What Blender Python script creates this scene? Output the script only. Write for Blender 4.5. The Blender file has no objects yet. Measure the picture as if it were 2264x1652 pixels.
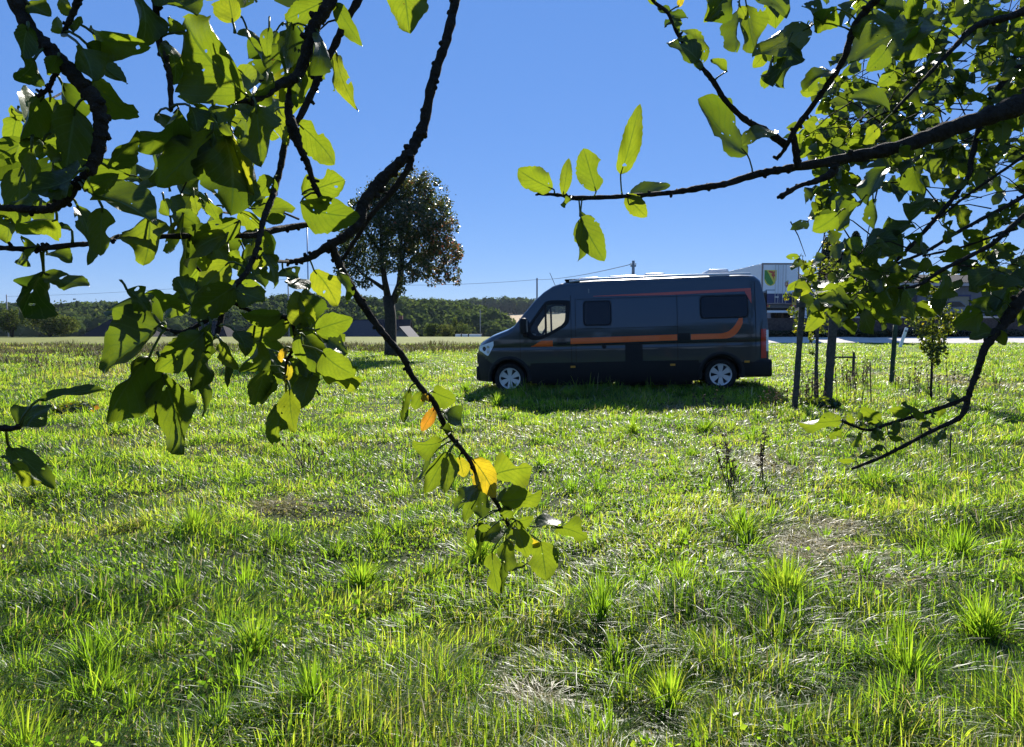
import bpy, bmesh, math, random
import numpy as np
from mathutils import Vector, Matrix
random.seed(7); RNG = np.random.default_rng(11)
SC = bpy.context.scene
COL = SC.collection

# ---------------------------------------------------------------- camera, sky, sun, exposure
EYE = 1.55
F, CX, CY = 1602.0, 1132.0, 826.0          # focal length and centre of the photograph, in its 2264 px wide view
PITCH = math.atan((CY - 712.0) / F)
cam_data = bpy.data.cameras.new("camera"); cam = bpy.data.objects.new("camera", cam_data); COL.objects.link(cam)
cam.location = (0, 0, EYE); cam.rotation_euler = (math.pi / 2 - PITCH, 0, 0)
cam_data.sensor_width = 36.0; cam_data.lens = 36.0 * F / 2264.0
cam_data.clip_start = 0.02; cam_data.clip_end = 6000
SC.camera = cam
SC.view_settings.view_transform = 'Standard'; SC.view_settings.look = 'None'
SC.view_settings.gamma = 1.0; SC.view_settings.exposure = 1.2
SUN_EL, SUN_AZ = math.radians(32), math.radians(10)      # azimuth from +Y towards +X
world = bpy.data.worlds.new("World"); SC.world = world; world.use_nodes = True
wn = world.node_tree.nodes; wl = world.node_tree.links
bgn = wn["Background"]; sky = wn.new("ShaderNodeTexSky"); sky.sky_type = 'NISHITA'; sky.sun_disc = False
sky.sun_elevation = SUN_EL; sky.sun_rotation = SUN_AZ
sky.altitude = 1200; sky.air_density = 1.0; sky.dust_density = 0.0; sky.ozone_density = 3.5
hsv = wn.new("ShaderNodeHueSaturation"); hsv.inputs['Saturation'].default_value = 1.08; hsv.inputs['Hue'].default_value = 0.512
wl.new(sky.outputs[0], hsv.inputs['Color']); clear = wn.new("ShaderNodeMix"); clear.data_type = 'RGBA'; clear.inputs[0].default_value = 0.66; clear.inputs[7].default_value = (1.15, 3.0, 7.6, 1)   # clear dry air: an evener blue
wl.new(hsv.outputs[0], clear.inputs[6]); wl.new(clear.outputs[2], bgn.inputs[0]); bgn.inputs[1].default_value = 0.05
sun_data = bpy.data.lights.new("sun", 'SUN'); sun_data.energy = 5.0; sun_data.angle = math.radians(0.5); sun_data.color = (1.0, 0.95, 0.87)
sun = bpy.data.objects.new("sun", sun_data); COL.objects.link(sun)
SDIR = Vector((math.sin(SUN_AZ) * math.cos(SUN_EL), math.cos(SUN_AZ) * math.cos(SUN_EL), math.sin(SUN_EL)))
sun.rotation_euler = (-SDIR).to_track_quat('-Z', 'Y').to_euler(); sun.location = SDIR * 50

# ---------------------------------------------------------------- helpers
CAMP = Vector((0, 0, EYE)); FW = Vector((0, math.cos(PITCH), -math.sin(PITCH))); UP = Vector((0, math.sin(PITCH), math.cos(PITCH))); RT = Vector((1, 0, 0))
def P(px, py, d):
    return CAMP + FW * d + RT * ((px - CX) / F * d) + UP * ((CY - py) / F * d)

def sstep(a, b, x):
    t = np.clip((x - a) / (b - a), 0, 1); return t * t * (3 - 2 * t)
def vnoise(x, y, s=1.0, seed=0.0):
    x = np.asarray(x) / s + seed * 3.7; y = np.asarray(y) / s - seed * 5.1
    return (np.sin(x * 1.3 + 1.7 * np.sin(y * .9 + seed)) + np.sin(y * 1.7 + 1.3 * np.sin(x * 1.1 + 2 * seed)) + np.sin((x + y) * .8 + 2.1 * np.sin((x - y) * .7))) / 3
def hgt(x, y):
    """height of the ground"""
    x = np.asarray(x, float); y = np.asarray(y, float)
    t = np.clip((x + 0.8) / 10.0, 0, 1)
    z = 0.028 * 10 * t
    near = 1 - sstep(40, 70, y)
    z = z + near * (0.035 * vnoise(x, y, .8, 1) + 0.03 * vnoise(x, y, .35, 2)) * (1 - 0.6 * np.exp(-((y - 15) / 3.0) ** 2))
    z = z + 1.45 * sstep(49.0, 49.35, y) * sstep(9, 13, x) * (1 - sstep(120, 160, y))
    drop = sstep(76, 112, y) * (1 - sstep(14, 34, x) * (1 - sstep(110, 170, y)))
    z = z - 7.0 * drop
    z = z + 11.0 * sstep(150, 330, y) * (0.75 + 0.25 * np.sin(x / 90 + .5)) + 10.0 * sstep(420, 700, y)
    z = z - 5.0 * np.exp(-((x - 70) / 45.0) ** 2) * sstep(170, 300, y) * (1 - sstep(420, 560, y))
    return z
def hz(x, y): return float(hgt(x, y))
def ground_at(px, py):
    dv = FW + RT * ((px - CX) / F) + UP * ((CY - py) / F); t = 0.5
    while t < 400:
        q = CAMP + dv * t
        if q.z < hz(q.x, q.y): break
        t *= 1.004
    q = CAMP + dv * t; q.z = hz(q.x, q.y); return q

class MB:
    """collects faces and builds ONE mesh object"""
    def __init__(s): s.v = []; s.f = []; s.uv = []; s.t = []; s.has_uv = False
    def add(s, verts, faces, tone=0.5, uvs=None):
        o = len(s.v); s.v.extend([tuple(p) for p in verts]); s.f.extend([tuple(i + o for i in f) for f in faces])
        s.t.extend([tone] * len(verts) if np.isscalar(tone) else list(tone))
        if uvs is not None: s.has_uv = True; s.uv.extend(uvs)
        else: s.uv.extend([(0.5, 0.5)] * len(verts))
    def box(s, lo, hi, tone=.5, bev=0.0):
        x0, y0, z0 = lo; x1, y1, z1 = hi
        if bev <= 0:
            v = [(x0,y0,z0),(x1,y0,z0),(x1,y1,z0),(x0,y1,z0),(x0,y0,z1),(x1,y0,z1),(x1,y1,z1),(x0,y1,z1)]
            s.add(v, [(0,3,2,1),(4,5,6,7),(0,1,5,4),(1,2,6,5),(2,3,7,6),(3,0,4,7)], tone); return
        bm = bmesh.new(); bmesh.ops.create_cube(bm, size=1)
        for q in bm.verts: q.co = Vector(((x0+x1)/2 + q.co.x*(x1-x0), (y0+y1)/2 + q.co.y*(y1-y0), (z0+z1)/2 + q.co.z*(z1-z0)))
        bmesh.ops.bevel(bm, geom=bm.edges[:], offset=bev, segments=2, affect='EDGES', profile=.6)
        bm.verts.index_update(); s.add([q.co[:] for q in bm.verts], [[q.index for q in f.verts] for f in bm.faces], tone); bm.free()
    def obox(s, c, ax, ay, az, tone=.5):
        c, ax, ay, az = Vector(c), Vector(ax), Vector(ay), Vector(az)
        v = [c + ax*i + ay*j + az*k for k in (-1,1) for j in (-1,1) for i in (-1,1)]
        s.add(v, [(0,2,3,1),(4,5,7,6),(0,1,5,4),(1,3,7,5),(3,2,6,7),(2,0,4,6)], tone)
    def tube(s, pts, rad, n=8, tone=.5, jit=0.0, cap=True):
        pts = [Vector(p) for p in pts]; m = len(pts)
        if np.isscalar(rad): rad = [rad] * m
        vs = []; fs = []; prev = None
        for i, p in enumerate(pts):
            d = (pts[min(i+1, m-1)] - pts[max(i-1, 0)]).normalized()
            if prev is None: a = d.cross(Vector((0.31, 0.2, 0.93))).normalized()
            else: a = (prev - d * prev.dot(d)).normalized()
            prev = a; b = d.cross(a)
            for k in range(n):
                an = 2 * math.pi * k / n; r = rad[i] * (1 + jit * random.uniform(-1, 1))
                vs.append(p + (a * math.cos(an) + b * math.sin(an)) * r)
        for i in range(m - 1):
            for k in range(n):
                k2 = (k + 1) % n; fs.append((i*n+k, i*n+k2, (i+1)*n+k2, (i+1)*n+k))
        if cap: fs.append(tuple(range(n))[::-1]); fs.append(tuple((m-1)*n + k for k in range(n)))
        s.add(vs, fs, tone)
    def build(s, name, mat, parent=None, smooth=False):
        me = bpy.data.meshes.new(name); me.from_pydata(s.v, [], s.f); me.update()
        a = me.attributes.new("tone", 'FLOAT', 'POINT'); a.data.foreach_set("value", np.array(s.t, dtype=np.float32))
        if s.has_uv:
            ul = me.uv_layers.new(name="UVMap"); li = np.zeros(len(me.loops), dtype=np.int32); me.loops.foreach_get("vertex_index", li)
            ul.data.foreach_set("uv", np.array(s.uv, dtype=np.float32)[li].ravel())
        if smooth: me.polygons.foreach_set("use_smooth", np.ones(len(me.polygons), dtype=bool))
        for m in (mat if isinstance(mat, (list, tuple)) else [mat]): me.materials.append(m)
        o = bpy.data.objects.new(name, me); COL.objects.link(o)
        if parent: o.parent = parent
        return o

def empty(name, loc=(0,0,0), rot=(0,0,0)):
    o = bpy.data.objects.new(name, None); o.location = loc; o.rotation_euler = rot; o.empty_display_size = .2; COL.objects.link(o); return o
def tag(o, label, cat, group=None):
    o["label"] = label; o["category"] = cat
    if group: o["group"] = group
    return o
def structure(o): o["kind"] = "structure"; return o
def stuff(o): o["kind"] = "stuff"; return o
def copy_tree(o, parent=None):
    c = o.copy(); COL.objects.link(c)
    if parent: c.parent = parent
    for ch in list(o.children): copy_tree(ch, c)
    return c
def catmull(pts, per=6):
    """pts: list of tuples of equal length -> resampled list"""
    a = np.array(pts, float); out = []
    for i in range(len(a) - 1):
        p0, p1, p2, p3 = a[max(i-1,0)], a[i], a[i+1], a[min(i+2,len(a)-1)]
        for k in range(per):
            t = k / per
            out.append(.5*((2*p1)+(-p0+p2)*t+(2*p0-5*p1+4*p2-p3)*t*t+(-p0+3*p1-3*p2+p3)*t**3))
    out.append(a[-1]); return np.array(out)

# ---------------------------------------------------------------- materials
def new_mat(name):
    m = bpy.data.materials.new(name); m.use_nodes = True; nt = m.node_tree
    return m, nt, nt.nodes, nt.links, nt.nodes["Principled BSDF"]
def N(nt, typ, **kw):
    n = nt.nodes.new(typ)
    for k, v in kw.items():
        if k in n.inputs: n.inputs[k].default_value = v
        else: setattr(n, k, v)
    return n
def ramp(nt, stops, interp='LINEAR'):
    r = nt.nodes.new("ShaderNodeValToRGB"); cr = r.color_ramp; cr.interpolation = interp
    while len(cr.elements) < len(stops): cr.elements.new(0.5)
    for e, (p, c) in zip(cr.elements, stops): e.position = p; e.color = (*c, 1)
    return r
def simple(name, col, rough=.6, metal=0.0, spec=.5, var=0.15, scale=6.0, bump=0.0, coat=0.0):
    m, nt, nd, lk, b = new_mat(name)
    tc = N(nt, "ShaderNodeTexCoord"); nz = N(nt, "ShaderNodeTexNoise", Scale=scale, Detail=6.0, Roughness=.65)
    lk.new(tc.outputs['Object'], nz.inputs['Vector'])
    lo = tuple(c * (1 - var) for c in col); hi = tuple(min(1, c * (1 + var)) for c in col)
    r = ramp(nt, [(.3, lo), (.7, hi)]); lk.new(nz.outputs[0], r.inputs[0]); lk.new(r.outputs[0], b.inputs['Base Color'])
    b.inputs['Roughness'].default_value = rough; b.inputs['Metallic'].default_value = metal
    b.inputs['Specular IOR Level'].default_value = spec; b.inputs['Coat Weight'].default_value = coat; b.inputs['Coat Roughness'].default_value = .03
    if bump > 0:
        bp = N(nt, "ShaderNodeBump", Strength=bump, Distance=.02); lk.new(nz.outputs[0], bp.inputs['Height']); lk.new(bp.outputs[0], b.inputs['Normal'])
    return m
def foliage_mat(name, stops, tstops, trans=.5, rough=.45, spec=.4, veins=False, holes=False):
    """leaf: reflecting side + light let through; colour by the 'tone' of each leaf"""
    m, nt, nd, lk, b = new_mat(name); out = nd["Material Output"]
    at = N(nt, "ShaderNodeAttribute", attribute_name="tone")
    r1 = ramp(nt, stops); r2 = ramp(nt, tstops); lk.new(at.outputs['Fac'], r1.inputs[0]); lk.new(at.outputs['Fac'], r2.inputs[0])
    tr = N(nt, "ShaderNodeBsdfTranslucent"); mx = N(nt, "ShaderNodeMixShader"); mx.inputs[0].default_value = trans
    c1, c2 = r1.outputs[0], r2.outputs[0]
    b.inputs['Roughness'].default_value = rough; b.inputs['Specular IOR Level'].default_value = spec
    if veins:
        uv = N(nt, "ShaderNodeUVMap"); sp = N(nt, "ShaderNodeSeparateXYZ"); lk.new(uv.outputs[0], sp.inputs[0])
        def M(op, a, bb=None):
            q = N(nt, "ShaderNodeMath", operation=op)
            for i, w in enumerate((a, bb)):
                if w is None: continue
                if isinstance(w, (int, float)): q.inputs[i].default_value = w
                else: lk.new(w, q.inputs[i])
            return q.outputs[0]
        av = M('ABSOLUTE', M('SUBTRACT', sp.outputs[1], .5))
        u = sp.outputs[0]
        fr = M('FRACT', M('SUBTRACT', M('MULTIPLY', u, 7.0), M('MULTIPLY', av, 5.5)))
        side = M('LESS_THAN', M('ABSOLUTE', M('SUBTRACT', fr, .5)), .07)
        mid = M('LESS_THAN', av, .022)
        vein = M('MAXIMUM', M('MULTIPLY', side, .5), mid)
        tc = N(nt, "ShaderNodeTexCoord"); nz = N(nt, "ShaderNodeTexNoise", Scale=55.0, Detail=5.0, Roughness=.7); lk.new(tc.outputs['Object'], nz.inputs['Vector'])
        vor = N(nt, "ShaderNodeTexVoronoi", Scale=420.0, feature='DISTANCE_TO_EDGE'); lk.new(tc.outputs['Object'], vor.inputs['Vector'])
        net = M('MULTIPLY', M('LESS_THAN', vor.outputs[0], .08), .22)
        def mixc(c, k, col, fac):
            q = N(nt, "ShaderNodeMix", data_type='RGBA'); lk.new(c, q.inputs[6]); q.inputs[7].default_value = (*col, 1); lk.new(M('MULTIPLY', fac, k), q.inputs[0]); return q.outputs[2]
        c1 = mixc(c1, .75, (.20, .26, .09), vein); c2 = mixc(c2, .75, (.045, .085, .008), M('MAXIMUM', vein, net))
        mot = M('MULTIPLY', M('SUBTRACT', nz.outputs[0], .42), 2.4)
        c2 = mixc(c2, .6, (.10, .17, .008), mot)
        spot = M('GREATER_THAN', nz.outputs[0], .71)
        c1 = mixc(c1, .8, (.09, .05, .02), spot); c2 = mixc(c2, .85, (.10, .045, .01), spot)
        bp = N(nt, "ShaderNodeBump", Strength=.8, Distance=.002, invert=True); lk.new(M('ADD', vein, M('MULTIPLY', nz.outputs[0], .8)), bp.inputs['Height']); lk.new(bp.outputs[0], b.inputs['Normal'])
    lk.new(c1, b.inputs['Base Color']); lk.new(c2, tr.inputs['Color'])
    lk.new(b.outputs[0], mx.inputs[1]); lk.new(tr.outputs[0], mx.inputs[2])
    last = mx.outputs[0]
    if holes:
        nh = N(nt, "ShaderNodeTexNoise", Scale=95.0, Detail=1.0); lk.new(tc.outputs['Object'], nh.inputs['Vector'])
        tp = N(nt, "ShaderNodeBsdfTransparent"); m2 = N(nt, "ShaderNodeMixShader"); lk.new(M('GREATER_THAN', nh.outputs[0], .735), m2.inputs[0])
        lk.new(last, m2.inputs[1]); lk.new(tp.outputs[0], m2.inputs[2]); last = m2.outputs[0]
    lk.new(last, out.inputs['Surface'])
    return m
GREEN = [(0, (.010, .022, .006)), (.45, (.030, .055, .011)), (.7, (.08, .10, .016)), (.85, (.30, .20, .03)), (1, (.30, .10, .03))]
GREENT = [(0, (.045, .09, .006)), (.45, (.22, .29, .012)), (.7, (.38, .39, .016)), (.85, (.75, .50, .02)), (1, (.60, .20, .02))]
M_LEAF = foliage_mat("fruit_leaf", GREEN, GREENT, trans=.52, rough=.38, spec=.38, veins=True, holes=True)
M_PEAR = foliage_mat("pear_leaf", [(0, (.010, .020, .007)), (.62, (.035, .052, .014)), (.85, (.12, .09, .03)), (1, (.22, .08, .04))], [(0, (.03, .06, .008)), (.5, (.12, .15, .015)), (.8, (.35, .25, .05)), (1, (.45, .12, .06))], trans=.3, rough=.42, spec=.45)
M_FARLEAF = foliage_mat("tree_leaf", GREEN, GREENT, trans=.36, rough=.45, spec=.5)
M_WOODS = foliage_mat("woodland_leaf", [(0, (.020, .036, .014)), (.5, (.05, .075, .022)), (1, (.11, .115, .035))],
                      [(0, (.05, .09, .02)), (.5, (.12, .17, .03)), (1, (.22, .22, .05))], trans=.3, rough=.9, spec=.0)
M_DARKLEAF = foliage_mat("conifer_leaf", [(0, (.006, .016, .008)), (1, (.016, .032, .014))], [(0, (.01, .03, .01)), (1, (.04, .07, .02))], trans=.15, rough=.7, spec=.15)
M_GRASS = foliage_mat("grass_blade",
    [(0, (.014, .038, .008)), (.35, (.045, .095, .018)), (.6, (.10, .14, .035)), (.8, (.22, .18, .07)), (1, (.50, .45, .32))],
    [(0, (.05, .16, .008)), (.35, (.32, .54, .022)), (.6, (.62, .72, .045)), (.8, (.40, .31, .09)), (1, (.48, .42, .28))], trans=.52, rough=.40, spec=.20)
M_WEED = foliage_mat("dry_weed", [(0, (.03, .022, .014)), (.5, (.12, .085, .05)), (1, (.45, .40, .30))], [(0, (.04, .02, .01)), (1, (.3, .25, .15))], trans=.2, rough=.7, spec=.2)
M_WEED2 = foliage_mat("bank_weed", [(0, (.022, .026, .010)), (.5, (.085, .075, .035)), (1, (.34, .28, .17))], [(0, (.05, .06, .01)), (.5, (.14, .12, .04)), (1, (.3, .25, .13))], trans=.3, rough=.7, spec=.2)
M_BARK = simple("bark", (.042, .033, .025), .9, spec=.2, var=.55, scale=60, bump=.9)
M_BARK2 = simple("grey_bark", (.034, .030, .024), .9, spec=.2, var=.5, scale=14, bump=1.0)
M_WOOD = simple("weathered_wood", (.075, .066, .05), .85, spec=.2, var=.45, scale=22, bump=.6)
M_GREENWOOD = simple("treated_wood", (.045, .07, .035), .8, spec=.2, var=.4, scale=20, bump=.5)
M_WHITE = simple("white_paint", (.78, .78, .77), .45, var=.06, scale=3)
M_GREYWALL = simple("grey_render", (.15, .155, .175), .85, spec=.2, var=.12, scale=2.5, bump=.2)
M_SLATE = simple("slate_roof", (.026, .025, .028), .9, spec=.05, var=.3, scale=9, bump=.4)
M_SLATE2 = simple("pale_slate_roof", (.066, .062, .068), .85, spec=.1, var=.2, scale=9, bump=.4)
M_BRICK = simple("brick", (.22, .09, .06), .9, spec=.2, var=.3, scale=9)
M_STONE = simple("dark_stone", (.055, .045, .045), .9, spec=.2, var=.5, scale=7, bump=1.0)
M_CAP = simple("pale_coping", (.42, .40, .37), .8, var=.15)
M_CONC = simple("pole_concrete", (.26, .25, .24), .8, var=.2)
M_WIRE = simple("cable", (.03, .03, .035), .6)
M_BLUEP = simple("blue_paint", (.012, .022, .11), .45, var=.1)
M_BLIND = simple("beige_blind", (.30, .26, .17), .8, var=.15, scale=14)
M_BLACK = simple("black_plastic", (.012, .012, .013), .55, var=.2)
M_RUBBER = simple("rubber", (.016, .016, .016), .85, spec=.3, var=.25, scale=30)
M_METAL = simple("steel", (.45, .45, .46), .35, metal=.9, var=.1)

# ---------------------------------------------------------------- ground
def build_ground():
    ys = np.concatenate([np.linspace(-25, -2, 24)[:-1], np.linspace(-2, 30, 160), np.linspace(30.4, 48.6, 50), [48.98, 49.1, 49.22, 49.4], np.linspace(50, 132, 84), np.linspace(135, 720, 100), np.linspace(760, 4000, 14)])
    t = np.linspace(-1, 1, 241); xs = np.sign(t) * (np.abs(t) * 30 + np.abs(t) ** 6 * 2500)
    X, Y = np.meshgrid(xs, ys); Z = hgt(X, Y); ny, nx = X.shape
    v = np.stack([X, Y, Z], -1).reshape(-1, 3)
    i = np.arange(ny - 1)[:, None] * nx + np.arange(nx - 1)[None, :]
    f = np.stack([i, i + 1, i + nx + 1, i + nx], -1).reshape(-1, 4)
    me = bpy.data.meshes.new("ground"); me.from_pydata(v.tolist(), [], f.tolist()); me.polygons.foreach_set("use_smooth", np.ones(len(me.polygons), dtype=bool))
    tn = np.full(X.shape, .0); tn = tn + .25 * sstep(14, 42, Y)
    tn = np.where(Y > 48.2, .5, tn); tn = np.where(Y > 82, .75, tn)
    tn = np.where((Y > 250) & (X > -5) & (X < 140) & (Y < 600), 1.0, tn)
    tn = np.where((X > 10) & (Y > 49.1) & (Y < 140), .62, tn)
    a = me.attributes.new("tone", 'FLOAT', 'POINT'); a.data.foreach_set("value", tn.astype(np.float32).ravel())
    m, nt, nd, lk, b = new_mat("meadow_soil")
    at = N(nt, "ShaderNodeAttribute", attribute_name="tone"); tc = N(nt, "ShaderNodeTexCoord")
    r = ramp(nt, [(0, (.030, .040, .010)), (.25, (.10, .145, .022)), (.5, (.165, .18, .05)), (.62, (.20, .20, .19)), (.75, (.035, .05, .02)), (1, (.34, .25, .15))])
    nz = N(nt, "ShaderNodeTexNoise", Scale=1.4, Detail=8.0, Roughness=.7); lk.new(tc.outputs['Object'], nz.inputs['Vector'])
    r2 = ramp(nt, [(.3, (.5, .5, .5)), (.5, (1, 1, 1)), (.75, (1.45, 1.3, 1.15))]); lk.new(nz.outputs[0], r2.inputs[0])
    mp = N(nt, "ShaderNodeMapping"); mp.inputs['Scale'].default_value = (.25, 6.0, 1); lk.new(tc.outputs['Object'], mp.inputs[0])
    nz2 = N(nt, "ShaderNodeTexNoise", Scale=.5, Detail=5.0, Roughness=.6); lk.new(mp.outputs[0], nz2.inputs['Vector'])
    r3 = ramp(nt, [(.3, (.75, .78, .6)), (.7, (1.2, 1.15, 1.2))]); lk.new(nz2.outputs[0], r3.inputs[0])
    m1 = N(nt, "ShaderNodeMix", data_type='RGBA', blend_type='MULTIPLY'); m1.inputs[0].default_value = 1
    m2 = N(nt, "ShaderNodeMix", data_type='RGBA', blend_type='MULTIPLY'); m2.inputs[0].default_value = 1
    lk.new(at.outputs['Fac'], r.inputs[0]); lk.new(r.outputs[0], m1.inputs[6]); lk.new(r2.outputs[0], m1.inputs[7]); lk.new(m1.outputs[2], m2.inputs[6]); lk.new(r3.outputs[0], m2.inputs[7])
    lk.new(m2.outputs[2], b.inputs['Base Color']); b.inputs['Roughness'].default_value = .95; b.inputs['Specular IOR Level'].default_value = .1
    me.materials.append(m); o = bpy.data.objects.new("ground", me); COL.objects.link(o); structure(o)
build_ground()

def add_mesh_np(name, verts, faces_list, tone, mat, parent=None, uvs=None, smooth=False):
    """verts (n,3); faces_list: list of (m,k) index arrays"""
    me = bpy.data.meshes.new(name); nv = len(verts)
    me.vertices.add(nv); me.vertices.foreach_set("co", np.asarray(verts, np.float32).ravel())
    idx = np.concatenate([f.ravel() for f in faces_list]).astype(np.int32)
    tot = np.concatenate([np.full(len(f), f.shape[1]) for f in faces_list]).astype(np.int32)
    st = np.concatenate([[0], np.cumsum(tot)[:-1]]).astype(np.int32)
    me.loops.add(len(idx)); me.loops.foreach_set("vertex_index", idx)
    me.polygons.add(len(tot)); me.polygons.foreach_set("loop_start", st); me.polygons.foreach_set("loop_total", tot)
    if smooth: me.polygons.foreach_set("use_smooth", np.ones(len(tot), dtype=bool))
    a = me.attributes.new("tone", 'FLOAT', 'POINT'); a.data.foreach_set("value", np.asarray(tone, np.float32))
    me.update(calc_edges=True); me.materials.append(mat)
    o = bpy.data.objects.new(name, me); COL.objects.link(o)
    if parent: o.parent = parent
    return o

# ---------------------------------------------------------------- grass
def blades(x, y, h, w, az, lean, tone, curl):
    n = len(x); z = hgt(x, y) - .01
    dx, dy = np.cos(az), np.sin(az); ta = az + math.pi / 2 + RNG.normal(0, .5, n); sx, sy = np.cos(ta), np.sin(ta)
    out = []
    for t, ww in ((0, .8), (.38, 1.0), (.74, .72), (1.0, 0)):
        up = h * (t - curl * lean * .42 * t ** 2.2); fo = h * lean * (.25 * t + .75 * t ** 2)
        c = np.stack([x + dx * fo, y + dy * fo, z + up], -1)
        if ww: s = np.stack([sx, sy, np.zeros(n)], -1) * (w * ww * .5)[:, None]; out += [c - s, c + s]
        else: out.append(c)
    v = np.stack(out, 1); b0 = np.arange(n)[:, None] * 7
    q = np.concatenate([b0 + np.array([[0, 1, 3, 2]]), b0 + np.array([[2, 3, 5, 4]])]); tr = b0 + np.array([[4, 5, 6]])
    tt = np.repeat(tone[:, None], 7, 1) + np.array([0, 0, 0, 0, .03, .03, .08]); return v.reshape(-1, 3), q, tr, tt.ravel()
STRAW = [tuple(ground_at(px, py))[:2] + (r,) for px, py, r in ((1850, 1235, .34), (1900, 1290, .26), (1790, 1200, .2), (1725, 1030, .45), (1500, 905, .5), (1850, 1170, .2), (620, 1120, .25), (2060, 1310, .2), (2170, 850, .8), (2090, 835, .5), (1940, 830, .5), (1180, 1560, .12))]
def patch_tone(x, y):
    p = .37 + .12 * vnoise(x, y, .9, 4) + .12 * vnoise(x, y, .3, 7)
    d = np.zeros_like(x)
    for sx, sy, r in STRAW: d = np.maximum(d, np.exp(-(((x - sx) ** 2 + (y - sy) ** 2) / r ** 2)))
    return p, d
def build_grass():
    V = []; Q = []; T = []; TT = []; off = 0
    def push(r):
        nonlocal off
        v, q, t, tt = r; V.append(v); Q.append(q + off); T.append(t + off); TT.append(tt); off += len(v)
    # meadow: density falls with distance, blades widen a little so the sward stays closed
    yy = np.linspace(1.5, 50, 2000); dens = 40000 * yy ** -1.6 * 2 * (.76 * yy + 1.6); cdf = np.cumsum(dens) * (yy[1] - yy[0]); n = int(cdf[-1])
    y = np.interp(RNG.random(n) * cdf[-1], cdf, yy); x = (RNG.random(n) * 2 - 1) * (.76 * y + 1.6)
    k = ~((y > 42.6) & (x > 10 + (y - 43) * .1)); x, y = x[k], y[k]; n = len(x)
    pn, sd = patch_tone(x, y)
    hn = np.clip(.5 + .45 * vnoise(x, y, .42, 3) + .4 * vnoise(x, y, .13, 13), 0, 1) * np.clip(.74 + .62 * vnoise(x, y, 1.9, 5), .12, 1.35)
    h = (.028 + .165 * hn) * RNG.uniform(.6, 1.4, n) * (1 + .25 * sstep(7, 20, y)) * (1 - .45 * sd)
    h *= 1 - .4 * sstep(22, 40, y) * sstep(-2, 6, x)
    h *= 1 + .55 * np.exp(-((x - 2.3) / 4.2) ** 4 - ((y - 15.2) / 1.3) ** 2)
    w = .0044 * RNG.uniform(.5, 1.5, n) * np.maximum(1, y / 2.6) ** .62
    az = 2.2 * np.pi * vnoise(x, y, .8, 9) + RNG.normal(0, 1.1, n); lean = np.clip(RNG.normal(.85, .45, n) + sd * .8, .05, 2.0)
    tone = pn + RNG.normal(0, .15, n) + sd * RNG.uniform(.1, .65, n); tone = np.where(RNG.random(n) < .07, RNG.uniform(.7, 1, n), tone)
    band = sstep(-.1, .5, vnoise(x, y, 4.2, 6) + .6 * sstep(-8, -13, x) * sstep(17, 26, y) - .95)
    tone = np.clip(np.where(RNG.random(n) < band * .9, RNG.uniform(.6, .85, n), tone), 0, 1); h *= 1 + .6 * band
    push(blades(x, y, h, w, az, lean, tone, 1.0))
    # tussocks
    cs = [ground_at(px, py)[:2] for px, py in ((1330, 1370), (1740, 1330), (560, 1440), (200, 1480), (2010, 1500), (690, 1560), (1400, 960), (1560, 955), (1480, 1560), (2120, 1240), (1640, 1180), (800, 1300), (1060, 1240), (2170, 1400), (430, 1180), (1100, 900), (1030, 870), (1255, 880))]
    for i in range(260):
        ty = 2.1 + 13 * RNG.random() ** 1.3; cs.append(((RNG.random() * 2 - 1) * (.74 * ty + .9), ty))
    X = []; Y = []; H = []; A = []; L = []; TN = []
    for i, (cx, cy) in enumerate(cs):
        m = int((230 if i < 18 else RNG.integers(60, 120)) * (1 if cy < 8 else .7)); r = np.abs(RNG.normal(0, .06 if i < 18 else .09, m)); a = RNG.random(m) * 6.283
        X.append(cx + r * np.cos(a)); Y.append(cy + r * np.sin(a)); A.append(a + RNG.normal(0, .35, m))
        hh = RNG.uniform(.19, .28) if i < 18 else RNG.uniform(.12, .20)
        H.append(hh * RNG.uniform(.55, 1.2, m)); L.append(np.clip(.3 + r * 6 + RNG.normal(0, .3, m), .05, 1.7)); t0 = RNG.uniform(.2, .38); TN.append(np.clip(t0 + RNG.normal(0, .1, m), 0, .75))
    X, Y, H, A, L, TN = map(np.concatenate, (X, Y, H, A, L, TN)); k = Y > 1.7; X, Y, H, A, L, TN = X[k], Y[k], H[k], A[k], L[k], TN[k]
    push(blades(X, Y, H, .0046 * RNG.uniform(.5, 1.4, len(X)) * np.maximum(1, Y / 2.8) ** .6, A, L, TN, .9))
    X = []; Y = []; R = []
    for sx, sy, r in STRAW[:12]:
        m = int(2600 * r * min(1, 5 / sy)); X.append(sx + RNG.normal(0, r * .55, m)); Y.append(sy + RNG.normal(0, r * .5, m)); R.append(np.full(m, sy))
    X, Y, R = map(np.concatenate, (X, Y, R)); n = len(X)
    push(blades(X, Y, RNG.uniform(.05, .16, n), .0042 * RNG.uniform(.6, 1.4, n) * np.maximum(1, R / 2.8) ** .6, 2.2 + RNG.normal(0, .9, n) + (RNG.random(n) < .5) * 3.14, RNG.uniform(.9, 2.6, n), RNG.beta(2, 1.6, n) * .5 + .5, 1.0))
    o = add_mesh_np("grass", np.concatenate(V), [np.concatenate(Q), np.concatenate(T)], np.concatenate(TT), M_GRASS); stuff(o)
    o["label"] = "long backlit meadow grass with tussocks and straw patches"
build_grass()
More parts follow.
